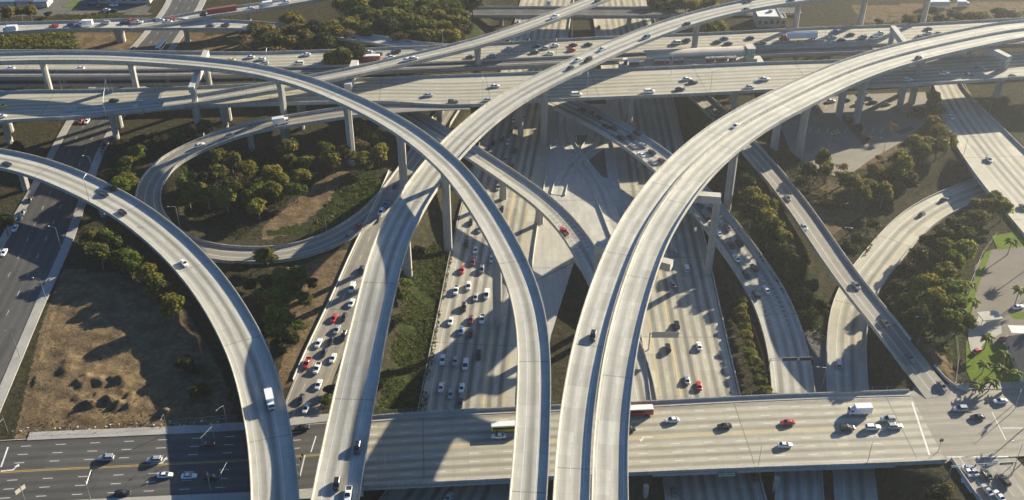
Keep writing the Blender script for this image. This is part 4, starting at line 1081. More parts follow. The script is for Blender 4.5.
for (px, py, h, lab) in [(974, 300, 6, "palm at the left edge of the lot beside the big tree clump"), (988, 336, 6, "dark palm beside the white canopy"), (985, 363, 5, "palm on the lawn nearest the red parked car"), (1000, 368, 6, "palm left of the white house gable"), (1004, 353, 6, "palm above the dark red car by the house"), (1020, 288, 8, "palm at the right picture edge in the lot"), (971, 283, 5, "palm on the grass strip beside the lot path"), (992, 380, 5, "palm at the bottom of the lawn"), (1016, 372, 5, "palm in front of the white house wall"), (978, 384, 4, "small palm by the fence corner of the lawn"), (1012, 240, 7, "palm on the bright lawn at the top of the lot"), (1046, 236, 12, "tall palm just right of the upper lot"), (1050, 262, 12, "tall palm right of the middle of the lot"), (1060, 300, 12, "tall palm right of the white car"), (1046, 392, 11, "tall palm at the right of the junction"), (1062, 410, 11, "tall palm right of the junction corner")]:
    palm(px, py, h, lab)
# ------------------------------------------------------------------ vehicles
def paint(name, col, metal=.0):
    m, nt, b = nodes_of(name + "_car_paint")
    b.inputs["Base Color"].default_value = (*col, 1); b.inputs["Roughness"].default_value = .32
    b.inputs["Metallic"].default_value = metal; b.inputs["Coat Weight"].default_value = .6; b.inputs["Coat Roughness"].default_value = .08
    return m
PAINT = {'w': ("white", paint("white", (.74, .74, .73))), 's': ("silver", paint("silver", (.42, .43, .44), .35)), 'g': ("grey", paint("grey", (.16, .17, .18), .3)),
         'k': ("black", paint("black", (.016, .017, .02))), 'r': ("red", paint("red", (.46, .03, .025))), 'm': ("maroon", paint("maroon", (.14, .018, .022))),
         'b': ("blue", paint("blue", (.06, .13, .30), .2)), 't': ("teal", paint("teal", (.08, .22, .24), .2)), 'y': ("yellow", paint("yellow", (.70, .48, .03))), 'd': ("dark blue", paint("dark_blue", (.03, .05, .12)))}
WINDOW = plain("tinted_car_glass", (.018, .022, .026), .08, spec=.8)
TYRE = plain("tyre_rubber", (.02, .02, .02), .85)
RIM = plain("wheel_rim", (.45, .45, .46), .35, .8)
HEADL = plain("headlight_lens", (.75, .76, .76), .15)
TAILL = plain("tail_light_lens", (.35, .01, .01), .2)
TRIM = plain("black_trim", (.03, .03, .032), .6)
def hull(sections, mi=0):
    """sections: (x, half width bottom, half width top, z bottom, z top)."""
    rings = []
    for (x, wb, wt, zb, zt) in sections:
        zm = zb + (zt - zb) * .55
        rings.append([(x, -wb * .93, zb), (x, -wb, zb + .12), (x, -wb, zm), (x, -wt, zt - .02), (x, -wt * .9, zt + .03), (x, wt * .9, zt + .03), (x, wt, zt - .02), (x, wb, zm), (x, wb, zb + .12), (x, wb * .93, zb)])
    m = MB(); m.loft(rings); return m
def cabin(m, x0, x1, x2, x3, w0, w1, z0, z1):
    """Greenhouse: base from x0 to x3, roof from x1 to x2."""
    m.loft([[(x0, -w0, z0), (x3, -w0, z0), (x3, w0, z0), (x0, w0, z0)], [(x1, -w1, z1), (x2, -w1, z1), (x2, w1, z1), (x1, w1, z1)]])
SPEC = {   # x runs forward
    'sedan': dict(L=4.7, sec=[(-2.33, .70, .66, .38, .80), (-2.2, .84, .78, .30, .95), (-1.3, .90, .84, .26, .99), (0, .91, .86, .24, .95), (1.1, .90, .84, .26, .93), (2.0, .84, .76, .30, .80), (2.34, .66, .60, .36, .68)],
                  cab=(-1.75, -1.05, .25, 1.12, .82, .62, .92, 1.43), roof=(-1.02, .22, .63, 1.40, .06), wb=1.38, wr=.33, tr=.78),
    'suv': dict(L=4.8, sec=[(-2.38, .80, .76, .45, .95), (-2.2, .92, .88, .38, 1.10), (-1.2, .95, .92, .34, 1.12), (.9, .95, .92, .34, 1.08), (2.0, .90, .84, .38, 1.00), (2.38, .74, .70, .44, .82)],
                cab=(-2.3, -2.0, .15, 1.05, .88, .74, 1.05, 1.74), roof=(-2.05, .1, .75, 1.70, .08), wb=1.42, wr=.37, tr=.82),
    'van': dict(L=5.2, sec=[(-2.58, .90, .88, .42, 1.15), (-2.3, .97, .95, .34, 1.22), (.9, .97, .95, .34, 1.20), (1.9, .94, .88, .36, 1.05), (2.58, .76, .70, .44, .82)],
                cab=(-2.5, -2.35, .6, 1.6, .92, .82, 1.15, 1.92), roof=(-2.36, .55, .83, 1.88, .1), wb=1.5, wr=.36, tr=.84),
    'pickup': dict(L=5.5, sec=[(-2.73, .88, .86, .48, 1.0), (-2.5, .95, .93, .42, 1.05), (.3, .95, .92, .40, 1.05), (1.2, .95, .90, .40, 1.08), (2.4, .90, .84, .44, 1.0), (2.74, .76, .72, .48, .85)],
                   cab=(-.75, -.55, .55, 1.3, .86, .72, 1.02, 1.78), roof=(-.56, .5, .73, 1.74, .08), wb=1.72, wr=.39, tr=.82),
}
VM = {}
def vparts(typ, col):
    k = (typ, col)
    if k in VM: return VM[k]
    S = SPEC[typ]; P = PAINT[col][1]; out = []
    b = hull(S['sec'])
    r = S['roof']; b.loft([[(r[0] - .05, -r[2] - .03, r[3]), (r[1] + .05, -r[2] - .03, r[3]), (r[1] + .05, r[2] + .03, r[3]), (r[0] - .05, r[2] + .03, r[3])],
                           [(r[0] + .06, -r[2] + .06, r[3] + r[4]), (r[1] - .1, -r[2] + .06, r[3] + r[4]), (r[1] - .1, r[2] - .06, r[3] + r[4]), (r[0] + .06, r[2] - .06, r[3] + r[4])]])
    c = S['cab']
    for sy in (-1, 1):                                    # roof pillars
        for (xa, xb) in ((c[0], c[1]), (c[3], c[2]), ((c[0] + c[3]) / 2 - .1, (c[1] + c[2]) / 2 - .05)):
            b.bar((xa, sy * c[4] * .99, c[6]), (xb, sy * (c[5] + .015), c[7]), .05, 4)
    if typ == 'pickup':
        bed = MB()
        for sy in (-1, 1): b.box((-1.72, sy * .86, 1.04), (1.85, .12, .22))
        b.box((-2.62, 0, 1.04), (.12, 1.8, .22))
        bed.box((-1.7, 0, 1.062), (1.75, 1.58, .02)); out.append(("load_bed", bed.mesh("load_bed", TRIM)))
    out.insert(0, ("body", b.mesh("body", P)))
    w = MB(); cabin(w, *c); out.append(("windows", w.mesh("windows", WINDOW)))
    for (i, (sx, sy)) in enumerate(((1, 1), (1, -1), (-1, 1), (-1, -1))):
        t = MB(); x = sx * S['wb']; y = sy * S['tr']; t.bar((x, y - .11, S['wr']), (x, y + .13 * 1, S['wr']), S['wr'], 10)
        t.bar((x, y + sy * .10, S['wr']), (x, y + sy * .145, S['wr']), S['wr'] * .6, 8, mi=1)
        out.append(("wheel", t.mesh("wheel", [TYRE, RIM])))
    x1 = S['sec'][-1][0]; x0 = S['sec'][0][0]
    for sy in (-1, 1):
        h = MB(); h.box((x1 - .14, sy * .52, S['sec'][-1][4] - .22), (.3, .30, .15)); out.append(("headlight", h.mesh("headlight", HEADL)))
        h = MB(); h.box((x0 + .05, sy * .56, S['sec'][0][4] - .2), (.14, .28, .16)); out.append(("tail_light", h.mesh("tail_light", TAILL)))
    VM[k] = out
    return out
def big_parts(typ, col):
    k = (typ, col)
    if k in VM: return VM[k]
    P = PAINT[col][1]; Wt = PAINT['w'][1]; out = []
    def wheels(lst, r):
        for (x, y) in lst:
            t = MB(); t.bar((x, y - .16, r), (x, y + .16, r), r, 10); out.append(("wheel", t.mesh("wheel", TYRE)))
    def cab_(x, w, z0, z1, L, pm):
        b = MB(); b.loft([[(x - L / 2, -w, z0), (x + L / 2, -w, z0), (x + L / 2, w, z0), (x - L / 2, w, z0)], [(x - L / 2, -w, z0 + (z1 - z0) * .5), (x + L / 2 + .1, -w, z0 + (z1 - z0) * .5), (x + L / 2 + .1, w, z0 + (z1 - z0) * .5), (x - L / 2, w, z0 + (z1 - z0) * .5)],
                          [(x - L / 2, -w * .92, z1), (x + L / 2 - .35, -w * .92, z1), (x + L / 2 - .35, w * .92, z1), (x - L / 2, w * .92, z1)]])
        out.append(("cab", b.mesh("cab", pm)))
        g = MB(); zz = z0 + (z1 - z0) * .52
        g.loft([[(x + L / 2 + .13, -w * .9, zz), (x + L / 2 + .13, w * .9, zz), (x + L / 2 - .26, w * .82, z1 - .12), (x + L / 2 - .26, -w * .82, z1 - .12)], [(x + L / 2 + .05, -w * .9, zz), (x + L / 2 + .05, w * .9, zz), (x + L / 2 - .34, w * .82, z1 - .12), (x + L / 2 - .34, -w * .82, z1 - .12)]])
        for sy in (-1, 1): g.box((x + .1, sy * (w * .965), zz), (L * .5, .06, (z1 - z0) * .34))
        out.append(("windows", g.mesh("windows", WINDOW)))
    if typ == 'box truck':
        cab_(2.7, 1.05, .6, 2.5, 2.0, P)
        b = MB(); b.box((-.9, 0, .85), (5.4, 2.45, 2.6)); out.append(("cargo_box", b.mesh("cargo_box", Wt)))
        c = MB(); c.box((.3, 0, .55), (7.2, .9, .28)); out.append(("chassis", c.mesh("chassis", TRIM)))
        wheels([(2.5, .95), (2.5, -.95), (-2.2, .95), (-2.2, -.95)], .45)
    elif typ == 'articulated lorry':
        cab_(7.6, 1.15, .7, 2.9, 2.2, P)
        hd = MB(); hd.box((9.2, 0, .7), (1.5, 1.9, 1.15), taper=.9); out.append(("bonnet", hd.mesh("bonnet", P)))
        tc = PAINT['w'][1] if col == 'r' else plain("rust_red_trailer", (.22, .06, .045), .6)
        b = MB(); b.box((-2.2, 0, 1.15), (15.6, 2.55, 2.85)); out.append(("trailer", b.mesh("trailer", tc)))
        c = MB(); c.box((.5, 0, .8), (15.0, .9, .34)); out.append(("chassis", c.mesh("chassis", TRIM)))
        wheels([(x, y) for x in (9.0, 6.3, 5.1, -7.4, -8.7) for y in (.98, -.98)], .5)
    elif typ == 'bus':
        side = {'w': PAINT['w'][1], 'r': PAINT['r'][1], 'y': PAINT['y'][1]}[col]
        b = MB(); b.box((0, 0, .4), (11.0, 2.5, 2.3)); out.append(("body", b.mesh("body", side)))
        r = MB(); r.box((0, 0, 2.7), (10.9, 2.42, .22), taper=.97); out.append(("roof", r.mesh("roof", Wt)))
        g = MB(); 
        for sy in (-1, 1): g.box((0, sy * 1.24, 1.5), (9.8, .05, .85))
        g.box((5.49, 0, 1.3), (.06, 2.2, 1.1)); out.append(("windows", g.mesh("windows", WINDOW)))
        wheels([(3.6, 1.1), (3.6, -1.1), (-3.2, 1.1), (-3.2, -1.1)], .48)
    elif typ == 'trailer':
        b = MB(); b.box((0, 0, 1.1), (13.6, 2.55, 2.8)); out.append(("cargo_box", b.mesh("cargo_box", P)))
        c = MB(); c.box((0, 0, .75), (13.0, .9, .35)); out.append(("chassis", c.mesh("chassis", TRIM)))
        wheels([(x, y) for x in (-5.6, -4.4) for y in (.98, -.98)], .5)
    VM[k] = out
    return out
DIR = {'M1': -1, 'M2': 1, 'E': 1, 'W': -1, 'B': 1, 'C_left': 1, 'C_right': -1, 'D': 1, 'F': -1, 'G': -1, 'Q': 1, 'I': -1, 'J': 1, 'K': -1, 'L': 1, 'U1': -1, 'U2': -1, 'H': -1, 'T': -1, 'O': 1}
PLACE = {'M1': "on the left carriageway of the sunken freeway", 'M2': "on the right carriageway of the sunken freeway", 'E': "on the wide lower viaduct", 'W': "on the upper freeway viaduct",
         'B': "on the two lane flyover", 'C_left': "on the left deck of the twin flyover", 'C_right': "on the right deck of the twin flyover", 'D': "on the curved left flyover", 'F': "on the thin straight flyover",
         'G': "on the loop ramp", 'Q': "queueing on the exit ramp", 'I': "on the crowded connector ramp", 'J': "on the narrow straight ramp", 'K': "on the curved ramp at right", 'L': "on the wide street at right",
         'U1': "on the packed low viaduct, upper left", 'U2': "on the small top left ramp", 'H': "on the low connector ramp", 'T': "at the bottom right stop line", 'O': "on the dark street at left", 'P': "on the bottom cross street", None: "parked"}
CARS = []
FAR_Y = 64
TY = {'s': 'sedan', 'u': 'suv', 'p': 'pickup', 'v': 'van', 'x': 'box truck', 'a': 'articulated lorry', 'B': 'bus', 'l': 'trailer'}
WORD = {'suv': 'off-roader'}
CAT = {'sedan': 'car', 'suv': 'car', 'van': 'van', 'pickup': 'pickup', 'box truck': 'truck', 'articulated lorry': 'lorry', 'bus': 'bus', 'trailer': 'trailer'}
def vehicle(px, py, col, t, road_, heading=None, place=None, label=None):
    typ = TY[t]
    hgt = {'sedan': .6, 'suv': .8, 'van': .85, 'pickup': .75, 'box truck': 1.5, 'articulated lorry': 1.8, 'bus': 1.3, 'trailer': 1.8}[typ]
    if road_ is None:
        p = unp(px, py, 0)
        for _ in range(5): p = unp(px, py, gz(p[0], p[1]) + hgt)
        p = np.array([p[0], p[1], gz(p[0], p[1]) + .06]); rz = heading; pitch = 0
    else:
        r = RIB[road_]; z = r.P[len(r.P) // 2, 2]
        for _ in range(8):
            p = unp(px, py, z + hgt); i = r.near(p[0], p[1]); z = r.P[i, 2]
        p[2] = z + .01
        o = (p[0] - r.P[i, 0]) * r.R[i, 0] + (p[1] - r.P[i, 1]) * r.R[i, 1]
        lim = r.P[i, 3] / 2 - 1.5
        if abs(o) > lim:
            o2 = math.copysign(lim, o); p[0] += r.R[i, 0] * (o2 - o); p[1] += r.R[i, 1] * (o2 - o)
        d = DIR.get(road_) or (1 if o > 0 else -1)
        tx, ty = r.T[i] * d
        rz = math.atan2(ty, tx)
        j0, j1 = max(0, i - 2), min(len(r.P) - 1, i + 2)
        pitch = -math.atan((r.P[j1, 2] - r.P[j0, 2]) / max(.1, r.s[j1] - r.s[j0])) * d
        if heading is not None: rz = heading
        if road_ in ('L', 'T'): p[2] += .03
    e = empty(CAT[typ], (p[0], p[1], p[2])); e.rotation_euler = (0, pitch, rz)
    far = py < FAR_Y and t in 'supv'
    for (nm, me) in (vparts(typ, col) if t in 'supv' else big_parts(typ, col)):
        if far and nm in ('headlight', 'tail_light', 'load_bed'): continue
        if py < 24 and nm == 'wheel': continue
        link(bpy.data.objects.new(nm, me), e)
    CARS.append((e, px, py, col, typ, road_, place, label))
    return e
def fleet(road_, txt):
    for w in txt.split():
        a = w.split(',')
        vehicle(float(a[0]), float(a[1]), a[2][0], a[2][1], road_)
fleet('M1', "462,270,rs 473,262,ms 481.5,269.5,gu 475.5,250,ws 492,259,ws 456,290,wp 468.5,286,wu 475.5,297,ss 486.5,294,wv 464,307,ku 450.5,321,ws 471,319.5,ms 482,319,wp 461,331,bs 470.5,333.5,ms 442.5,360,wu 455,361,ss 465.5,364.5,wv 478.5,355,ku 441,387.5,ws 450.5,394,ss 461.5,388,ws 460.5,403,ks 505,159.5,ss 498,187,ss 502,209,ks 471,222,ks 480,229,ss 466,244,ku 514,120,ws 524,117,ss 511,131.6,ks 502,139,ks 508,142,ws 493,143,ks 515,151,ks 512,166,rs 505,22,gs 528,40,ks 448,498,ws")
fleet('M2', "676,253,gs 687,268,wu 673,284,gs 677,324.5,ku 699,346,ws 668,347.5,ku 687,379.5,ss 699,385.5,rs 674,491,gs 817,476,ms 599,27,ks 665,226,ks")
fleet('I', "606,126,ks 621,137.5,ks 631,137,ks 633,146,ss 643,145,ss 641,154.5,ws 652,152,ks 662,160.5,ms 652.5,162,ss 642,131,ks 663,171,ks 711,209,ks 706,216,ku 718.5,233,ws 727,227.5,gs 731,245,ks 739,243,ku 736.5,258,ws 746,274,ks 754,267.5,ku 756,294,ku 766,290,ws 598,117,ks 613,128,ks 700,205,ks 582,109,ks 592,113,ku")
fleet('Q', "361,269.5,ks 352,287.5,wv 351.5,303,ws 334,318,rs 344,317,ks 337,329.5,ss 343.5,336,ku 331,340.5,ks 318.5,343,ws 324,352,ks 307,363,rp 333,358,ws 317,368,wp 318.5,384.5,ws 301,399,ks 306,408,ws 381,212,wu 378,219,ks 395,186,ks 386,204,bp")
fleet('G', "358,226,rs 199.5,145,ws 230,135.5,ss 355,240,gs")
vehicle(281, 121, 'w', 'x', 'G')
fleet('D', "7,164,ks 104,194,ks 122.5,212,ks 184,263,ws")
vehicle(270, 400, 'w', 'x', 'D')
fleet('B', "357,448,ku 336.5,484.5,ku 348,494,wp 602,49,ws 577.5,60,ws 588,59.5,ku 570,68,ks 646,37,tu 686,24.5,ku 747,10.5,ms 790,1,bu 748,0.5,gs")
fleet('C_left', "593,336,ku 736,126,ws")
fleet('C_right', "919,57.5,ks")
fleet('H', "564,231,rp")
fleet('E', "114,100.5,ks 428.5,95,ss 453,101.5,ku 495,86,ws 488.5,100,ss 576.5,94,wv 649.5,91,wv 687,79,ws 693,82,ks 680,89,ks 764,79,wp 750,87,ss 944,73,ws 908,79.5,wu 969,75,gs 979,68,gs 1013,76,gs 2,106,ys 1,116,ws")
fleet('F', "555,16.5,wp 598,0.5,ks 407.6,59.4,ws 413,58.4,ss")
fleet('W', "306,54.5,ws 298.5,63,wv 261,59,ws 264,63,ss 368,52,ws 378,54,gu 396,51,kv 390,57,ws 431,50.5,ws 436,49.5,ks 470,57,ks 491,56,su 508.5,48.5,ss 536.5,46,ks 544.5,48,ss 534.5,52,ks 549.5,53.5,ws 554.5,45.5,ws 573,45,ms 571,50,rs 588,44.5,ks 676,42.5,wv 686,40.5,ku 717,42,ks 724,38.5,bs 728,43.5,ks 750,38,ds 762,43,ys 799,42,ys 832.5,37.5,ss 835,31.5,bs 850.5,34.5,ms 841,40,ms 862.5,37,su 873,38,wv 880,33,ws 928,29,ks 928,33,ws 919,37,gs 938,33.5,gs 230.5,60,ys 10,68,ws 80,68,ws 250,57,ws")
vehicle(798, 36.5, 'r', 'a', 'W'); vehicle(369, 58, 'r', 'B', 'W')
fleet('U1', "54,26,rp 71,24.5,ks 77,25.5,gs 105,22.5,sv 124,22.5,ks 130,21.5,rp 138,22,wp 151,19.8,ks 160,20,ws 171,19,rp 168,21.5,ws 184,20,wv 210,26,ks 225,25,ku")
vehicle(10.5, 29, 'w', 'x', 'U1'); vehicle(86, 23.5, 'w', 'x', 'U1')
vehicle(218, 11.5, 'k', 'a', 'U2'); vehicle(266, 5, 'w', 'x', 'U2'); fleet('U2', "250,8.5,ws 286,2,ws")
fleet('O', "47,161,ws 30,199.5,ks 23,212.5,gs 19,220,gs 15,228,ws 4,252.5,ws 133,49,rs 81,121,rs 87,121,ws")
vehicle(161, 46, 'w', 'B', 'O')
fleet('P', "106,457.5,su 154,459.5,su 165,475,ws 189,476,ws 207.5,444,ms 212,477,ks 121,497,ks 498.5,436,ws 628,429,ks 672,420,ws 724.5,426,ks 787.5,422.5,rs 785,445,ws 847.5,427.5,ku 873,427,wu 888,419,su 895,426,su 960,408.5,su 977.5,417,ks 1000.5,401,ws 302,428,ks")
vehicle(508, 427, 'y', 'B', 'P'); vehicle(636, 411, 'r', 'B', 'P'); vehicle(860, 410, 'w', 'x', 'P')
fleet('T', "960.5,472,ws 973,470.5,ss 986.5,474,ks 1004,480,ku 999,496,ws 987,490,ss")
fleet('J', "787.5,198,gs 797,227.5,ss 856,285.5,gs 885,323,ks 910,357.5,gs 942,386,gs")
fleet('K', "944,199.5,ks 922,214,ks 839,363,su")
fleet('L', "989,159.5,ss 951,117,ws 1023,207.5,ks")
for (px, py, c, t, hd) in ((835, 133, 'y', 's', .1), (863, 93, 'k', 's', .1), (860, 103, 'k', 'u', .1), (873, 102, 'k', 's', .1), (868, 98, 'g', 's', .1), (831, 101, 'w', 's', .1), (846, 100, 'k', 's', .1), (886, 104, 'g', 's', .1)):
    vehicle(px, py, c, t, None, hd, "parked in the shaded lot under the viaduct")
for (px, py, c, t, hd) in ((977, 351, 'r', 's', .6), (1004, 339, 'm', 's', .4), (1018, 307, 'w', 's', .2)):
    vehicle(px, py, c, t, None, hd, "parked in the sunny lot by the house")
for (px, py, c, t, hd) in ((101, 6, 'r', 's', .05), (114, 5, 'w', 's', .05), (107, 10, 'w', 's', .05), (114, 10.5, 'k', 's', .05), (92, 4, 'k', 's', .05)):
    vehicle(px, py, c, t, None, hd, "in the street beyond the packed viaduct")
vehicle(937, 4.5, 'w', 'l', None, 0.03, None, "long white trailer parked on the far bank at the upper right")
vehicle(963, 4, 'w', 'x', None, 0.03, None, "white box truck parked right of the long trailer, far bank")
vehicle(548.5, 5.5, 'w', 'x', None, 1.5, None, "white box truck on the overpass near the top edge")
def name_vehicles():
    ORD = ["first", "second", "third", "fourth", "fifth", "sixth", "seventh", "eighth", "ninth", "tenth", "eleventh", "twelfth", "thirteenth", "fourteenth", "fifteenth", "sixteenth", "seventeenth", "eighteenth"]
    byk = {}
    for c in CARS:
        if c[7]: tag(c[0], c[7], CAT[c[4]]); continue
        byk.setdefault((c[3], c[4], c[5], c[6]), []).append(c)
    for (col, typ, rd, place), cs in byk.items():
        where = place or PLACE[rd]
        horiz = rd in ('E', 'W', 'F', 'P', 'U1', 'U2', 'T', None)
        cs.sort(key=lambda c: c[1] if horiz else -c[2])
        n = len(cs)
        for i, c in enumerate(cs):
            cn = PAINT[col][0]
            if typ == 'bus': lab = {'w': "white bus", 'r': "red sided bus with a white roof", 'y': "yellow bus with a white roof"}[col]
            elif typ == 'articulated lorry': lab = "lorry with red cab and white trailer" if col == 'r' else "lorry with black cab and rust red trailer"
            else: lab = "%s %s" % (cn, WORD.get(typ, typ))
            lab += " " + where
            if n == 2: lab += ", " + (("the left one", "the right one") if horiz else ("the lower one", "the upper one"))[i]
            elif n > 2: lab += ", %s from %s" % (ORD[i], "left" if horiz else "below")
            tag(c[0], lab, CAT[typ], "vehicles " + where)
    P = np.array([c[0].location[:] for c in CARS])
    for i in range(len(P)):
        for j in range(i):
            if np.linalg.norm(P[i] - P[j]) < 2.6: print("CLOSE", CARS[i][1:5], CARS[j][1:5])
name_vehicles()
# ------------------------------------------------------------------ lots, lawns, house, station, far buildings
def level(name, pp, z, mat, kind='structure', label=None, cat=None):
    o = flat(name, pp, z, mat)
    return o
LOT_MAT = plain("lot_asphalt", (.19, .17, .14), .9, var=.18, scale=.12)
LOT_SUNNY = plain("old_lot_asphalt", (.135, .115, .092), .9, var=.14, scale=.12)
def grassy(name, a, b_):
    m, nt, b = nodes_of(name); tc = nt.nodes.new("ShaderNodeTexCoord")
    f = noise(nt, tc.outputs["Object"], .9, 6.0, .7)
    nt.links.new(ramp(nt, f, [(.3, a), (.7, b_)]), b.inputs["Base Color"]); b.inputs["Roughness"].default_value = 1.0; b.inputs["Specular IOR Level"].default_value = .05
    return m
LAWN = grassy("lawn_grass", (.075, .12, .018), (.15, .20, .03))
level("parking_lot", LOT_SHADE, .1, LOT_MAT)
lot2 = level("parking_lot", LOT_SUN, .2, LOT_SUNNY)
level("lawn", LAWN_TOP, .21, LAWN); level("lawn", LAWN_LOW, .1, LAWN)
level("driveway", [(968, 338), (970, 322), (980, 315), (1000, 317), (1002, 333), (984, 343), (978, 353), (971, 352)], .215, SLAB)
level("lawn", [(1008, 314), (1020, 312), (1060, 312), (1060, 320), (1014, 319)], .225, LAWN)
level("lawn", [(966, 300), (985, 252), (992, 250), (976, 292), (970, 322), (964, 320)], .205, LAWN)
stl = MB()
for k in range(9):                                        # painted bays of the shaded lot
    for (y0, y1) in ((104, 109), (128, 133)):
        a = unp(818 + k * 9 + (y0 - 104) * -.3, y0, .1); b = unp(816 + k * 9 + (y0 - 104) * -.3, y1, .1)
        d = (b - a)[:2]; d /= np.linalg.norm(d); nn = np.array([-d[1], d[0], 0]) * .07; up = np.array([0, 0, .006])
        stl.add([a - nn + up, b - nn + up, b + nn + up, a + nn + up], [(0, 1, 2, 3)])
stl.build("bay_line", WHITE_PAINT, bpy.data.objects["parking_lot"])
for (pp) in ([(836, 112), (842, 111), (868, 142), (864, 146)], [(895, 131), (912, 126), (915, 129), (900, 135)]):
    flat("planting_bed", pp, .13, plain("bed_earth", (.07, .055, .04), 1.0, var=.3, scale=.6))
# house at the right edge
WALL_W = plain("white_render", (.62, .60, .56), .8, var=.06, scale=.4)
ROOF_D = plain("dark_roof_shingle", (.075, .075, .08), .9, var=.2, scale=1.2)
house = tag(empty("house"), "white walled house with a dark roof at the right edge by the lawn", "house")
def gable_house(root, pA, pB, depth, wall, rise, roofm, z=0.1, eave=.6, wallm=None, panes=3):
    """pA, pB: ends of the front wall on the ground; the house lies to the right of A to B."""
    A = np.array(pA[:2]); B = np.array(pB[:2]); d = B - A; L = np.linalg.norm(d); d /= L; n = np.array([d[1], -d[0]])
    def P_(u, v, h): return (A[0] + d[0] * u + n[0] * v, A[1] + d[1] * u + n[1] * v, z + h)
    m = MB()
    m.loft([[P_(0, 0, -.4), P_(L, 0, -.4), P_(L, depth, -.4), P_(0, depth, -.4)], [P_(0, 0, wall), P_(L, 0, wall), P_(L, depth, wall), P_(0, depth, wall)]])
    m.add([P_(.01, 0, wall), P_(.01, depth, wall), P_(.01, depth / 2, wall + rise)], [(0, 1, 2)]); m.add([P_(L - .01, 0, wall), P_(L - .01, depth / 2, wall + rise), P_(L - .01, depth, wall)], [(0, 1, 2)])
    m.build("wall", wallm or WALL_W, root)
    for s_ in (0, 1):
        v0 = -eave if s_ == 0 else depth + eave; drop = rise * eave / (depth / 2)
        r_ = MB(); r_.loft([[P_(-eave, v0, wall - drop), P_(L + eave, v0, wall - drop), P_(L + eave, v0, wall - drop + .18), P_(-eave, v0, wall - drop + .18)],
                            [P_(-eave, depth / 2, wall + rise), P_(L + eave, depth / 2, wall + rise), P_(L + eave, depth / 2, wall + rise + .18), P_(-eave, depth / 2, wall + rise + .18)]])
        r_.build("roof", roofm, root)
    for k in range(panes):
        u = L * (k + .5) / panes
        f = MB(); f.loft([[P_(u - .7, -.06, .9), P_(u + .7, -.06, .9), P_(u + .7, -.06, 2.2), P_(u - .7, -.06, 2.2)], [P_(u - .7, .02, .9), P_(u + .7, .02, .9), P_(u + .7, .02, 2.2), P_(u - .7, .02, 2.2)]])
        w_ = f.build("window", WALL_W, root)
        g = MB(); g.loft([[P_(u - .6, -.09, 1.0), P_(u + .6, -.09, 1.0), P_(u + .6, -.09, 2.1), P_(u - .6, -.09, 2.1)], [P_(u - .6, .0, 1.0), P_(u + .6, .0, 1.0), P_(u + .6, .0, 2.1), P_(u - .6, .0, 2.1)]])
        g.build("pane", WINDOW, w_)
gable_house(house, unp(1020, 382, .1), unp(1005, 345, .1), 15.0, 3.2, 2.4, ROOF_D)
porch = MB(); q = unp(1016, 340, .1); porch.box((q[0] + 3.5, q[1] + 1.5, 3.3), (12, 4.2, .35), -.05); porch.build("porch_roof", WALL_W, house)
pw = MB()
for dx in (-2.2, 1.5, 5.2, 9): pw.box((q[0] + dx, q[1] + 1.2, 0), (.25, .25, 3.3))
pw.build("porch_post", WALL_W, house)
can = tag(empty("canopy"), "flat white canopy beside the driveway at the edge of the sunny lot", "canopy")
q = unp(988, 322, .2); cm = MB(); cm.box((q[0], q[1], 2.9), (7.5, 5.0, .3), .15); cm.build("roof", CONC, can)
for sx in (-3.2, 3.2):
    for sy in (-2, 2):
        pm = MB(); pm.box((q[0] + sx, q[1] + sy, 0), (.18, .18, 2.9), .15); pm.build("post", WALL_W, can)
# garden wall and fence along the lot edge
def fence_line(name, pts, z, h, label, mat, step=3.0, rails=2, cat="fence"):
    root = tag(empty(name), label, cat)
    P = [on_ground(p[0], p[1], z) for p in pts]
    for a, b in zip(P[:-1], P[1:]):
        L = np.linalg.norm((b - a)[:2]); n = max(1, int(L / step))
        for k in range(n):
            p = a + (b - a) * k / n; m = MB(); m.bar((p[0], p[1], p[2] - .2), (p[0], p[1], p[2] + h), .06, 5); m.build("post", mat, root)
        for j in range(rails):
            hh = h * (1 - .8 * j / max(1, rails - 1)) if rails > 1 else h
            m = MB(); m.bar((a[0], a[1], a[2] + hh), (b[0], b[1], b[2] + hh), .035, 4); m.build("rail", mat, root)
    return root
fence_line("fence", [(955, 388), (958, 360), (956, 335), (962, 310), (970, 285), (982, 255), (996, 236)], .1, 1.8, "pale fence running up the left side of the sunny lot", CONC_PALE, 4.0)
fence_line("fence", [(338, 378), (326, 398), (316, 414)], .1, 1.8, "dark fence beside the bottom end of the queueing exit ramp", DARK_METAL, 3.0)
fence_line("fence", [(736, 302), (752, 325), (762, 355), (768, 388)], -6.5, 1.0, "brown post fence along the left edge of the crowded connector ramp", plain("rusty_fence", (.16, .075, .045), .8), 2.2)
fence_line("fence", [(20, 432), (120, 429), (236, 418)], .1, 1.6, "low wire fence along the bottom of the dirt lot", GALV, 5.0)
# litter along the dirt lot kerb
for k in range(26):
    px = 12 + k * 8.3 + random.uniform(-3, 3); q = on_ground(px, 432 - (px - 12) * .04 + random.uniform(-4, 1))
    m = MB(); m.box((q[0], q[1], q[2] - .03), (random.uniform(.3, .7), random.uniform(.25, .6), random.uniform(.1, .3)), random.uniform(0, 3))
    o = m.build("litter", random.choice([WHITE_PAINT, WHITE_PAINT, GALV, YELLOW_PAINT]))
    tag(o, "scrap of pale litter lying along the kerb of the dirt lot", "litter", "litter along the dirt lot")
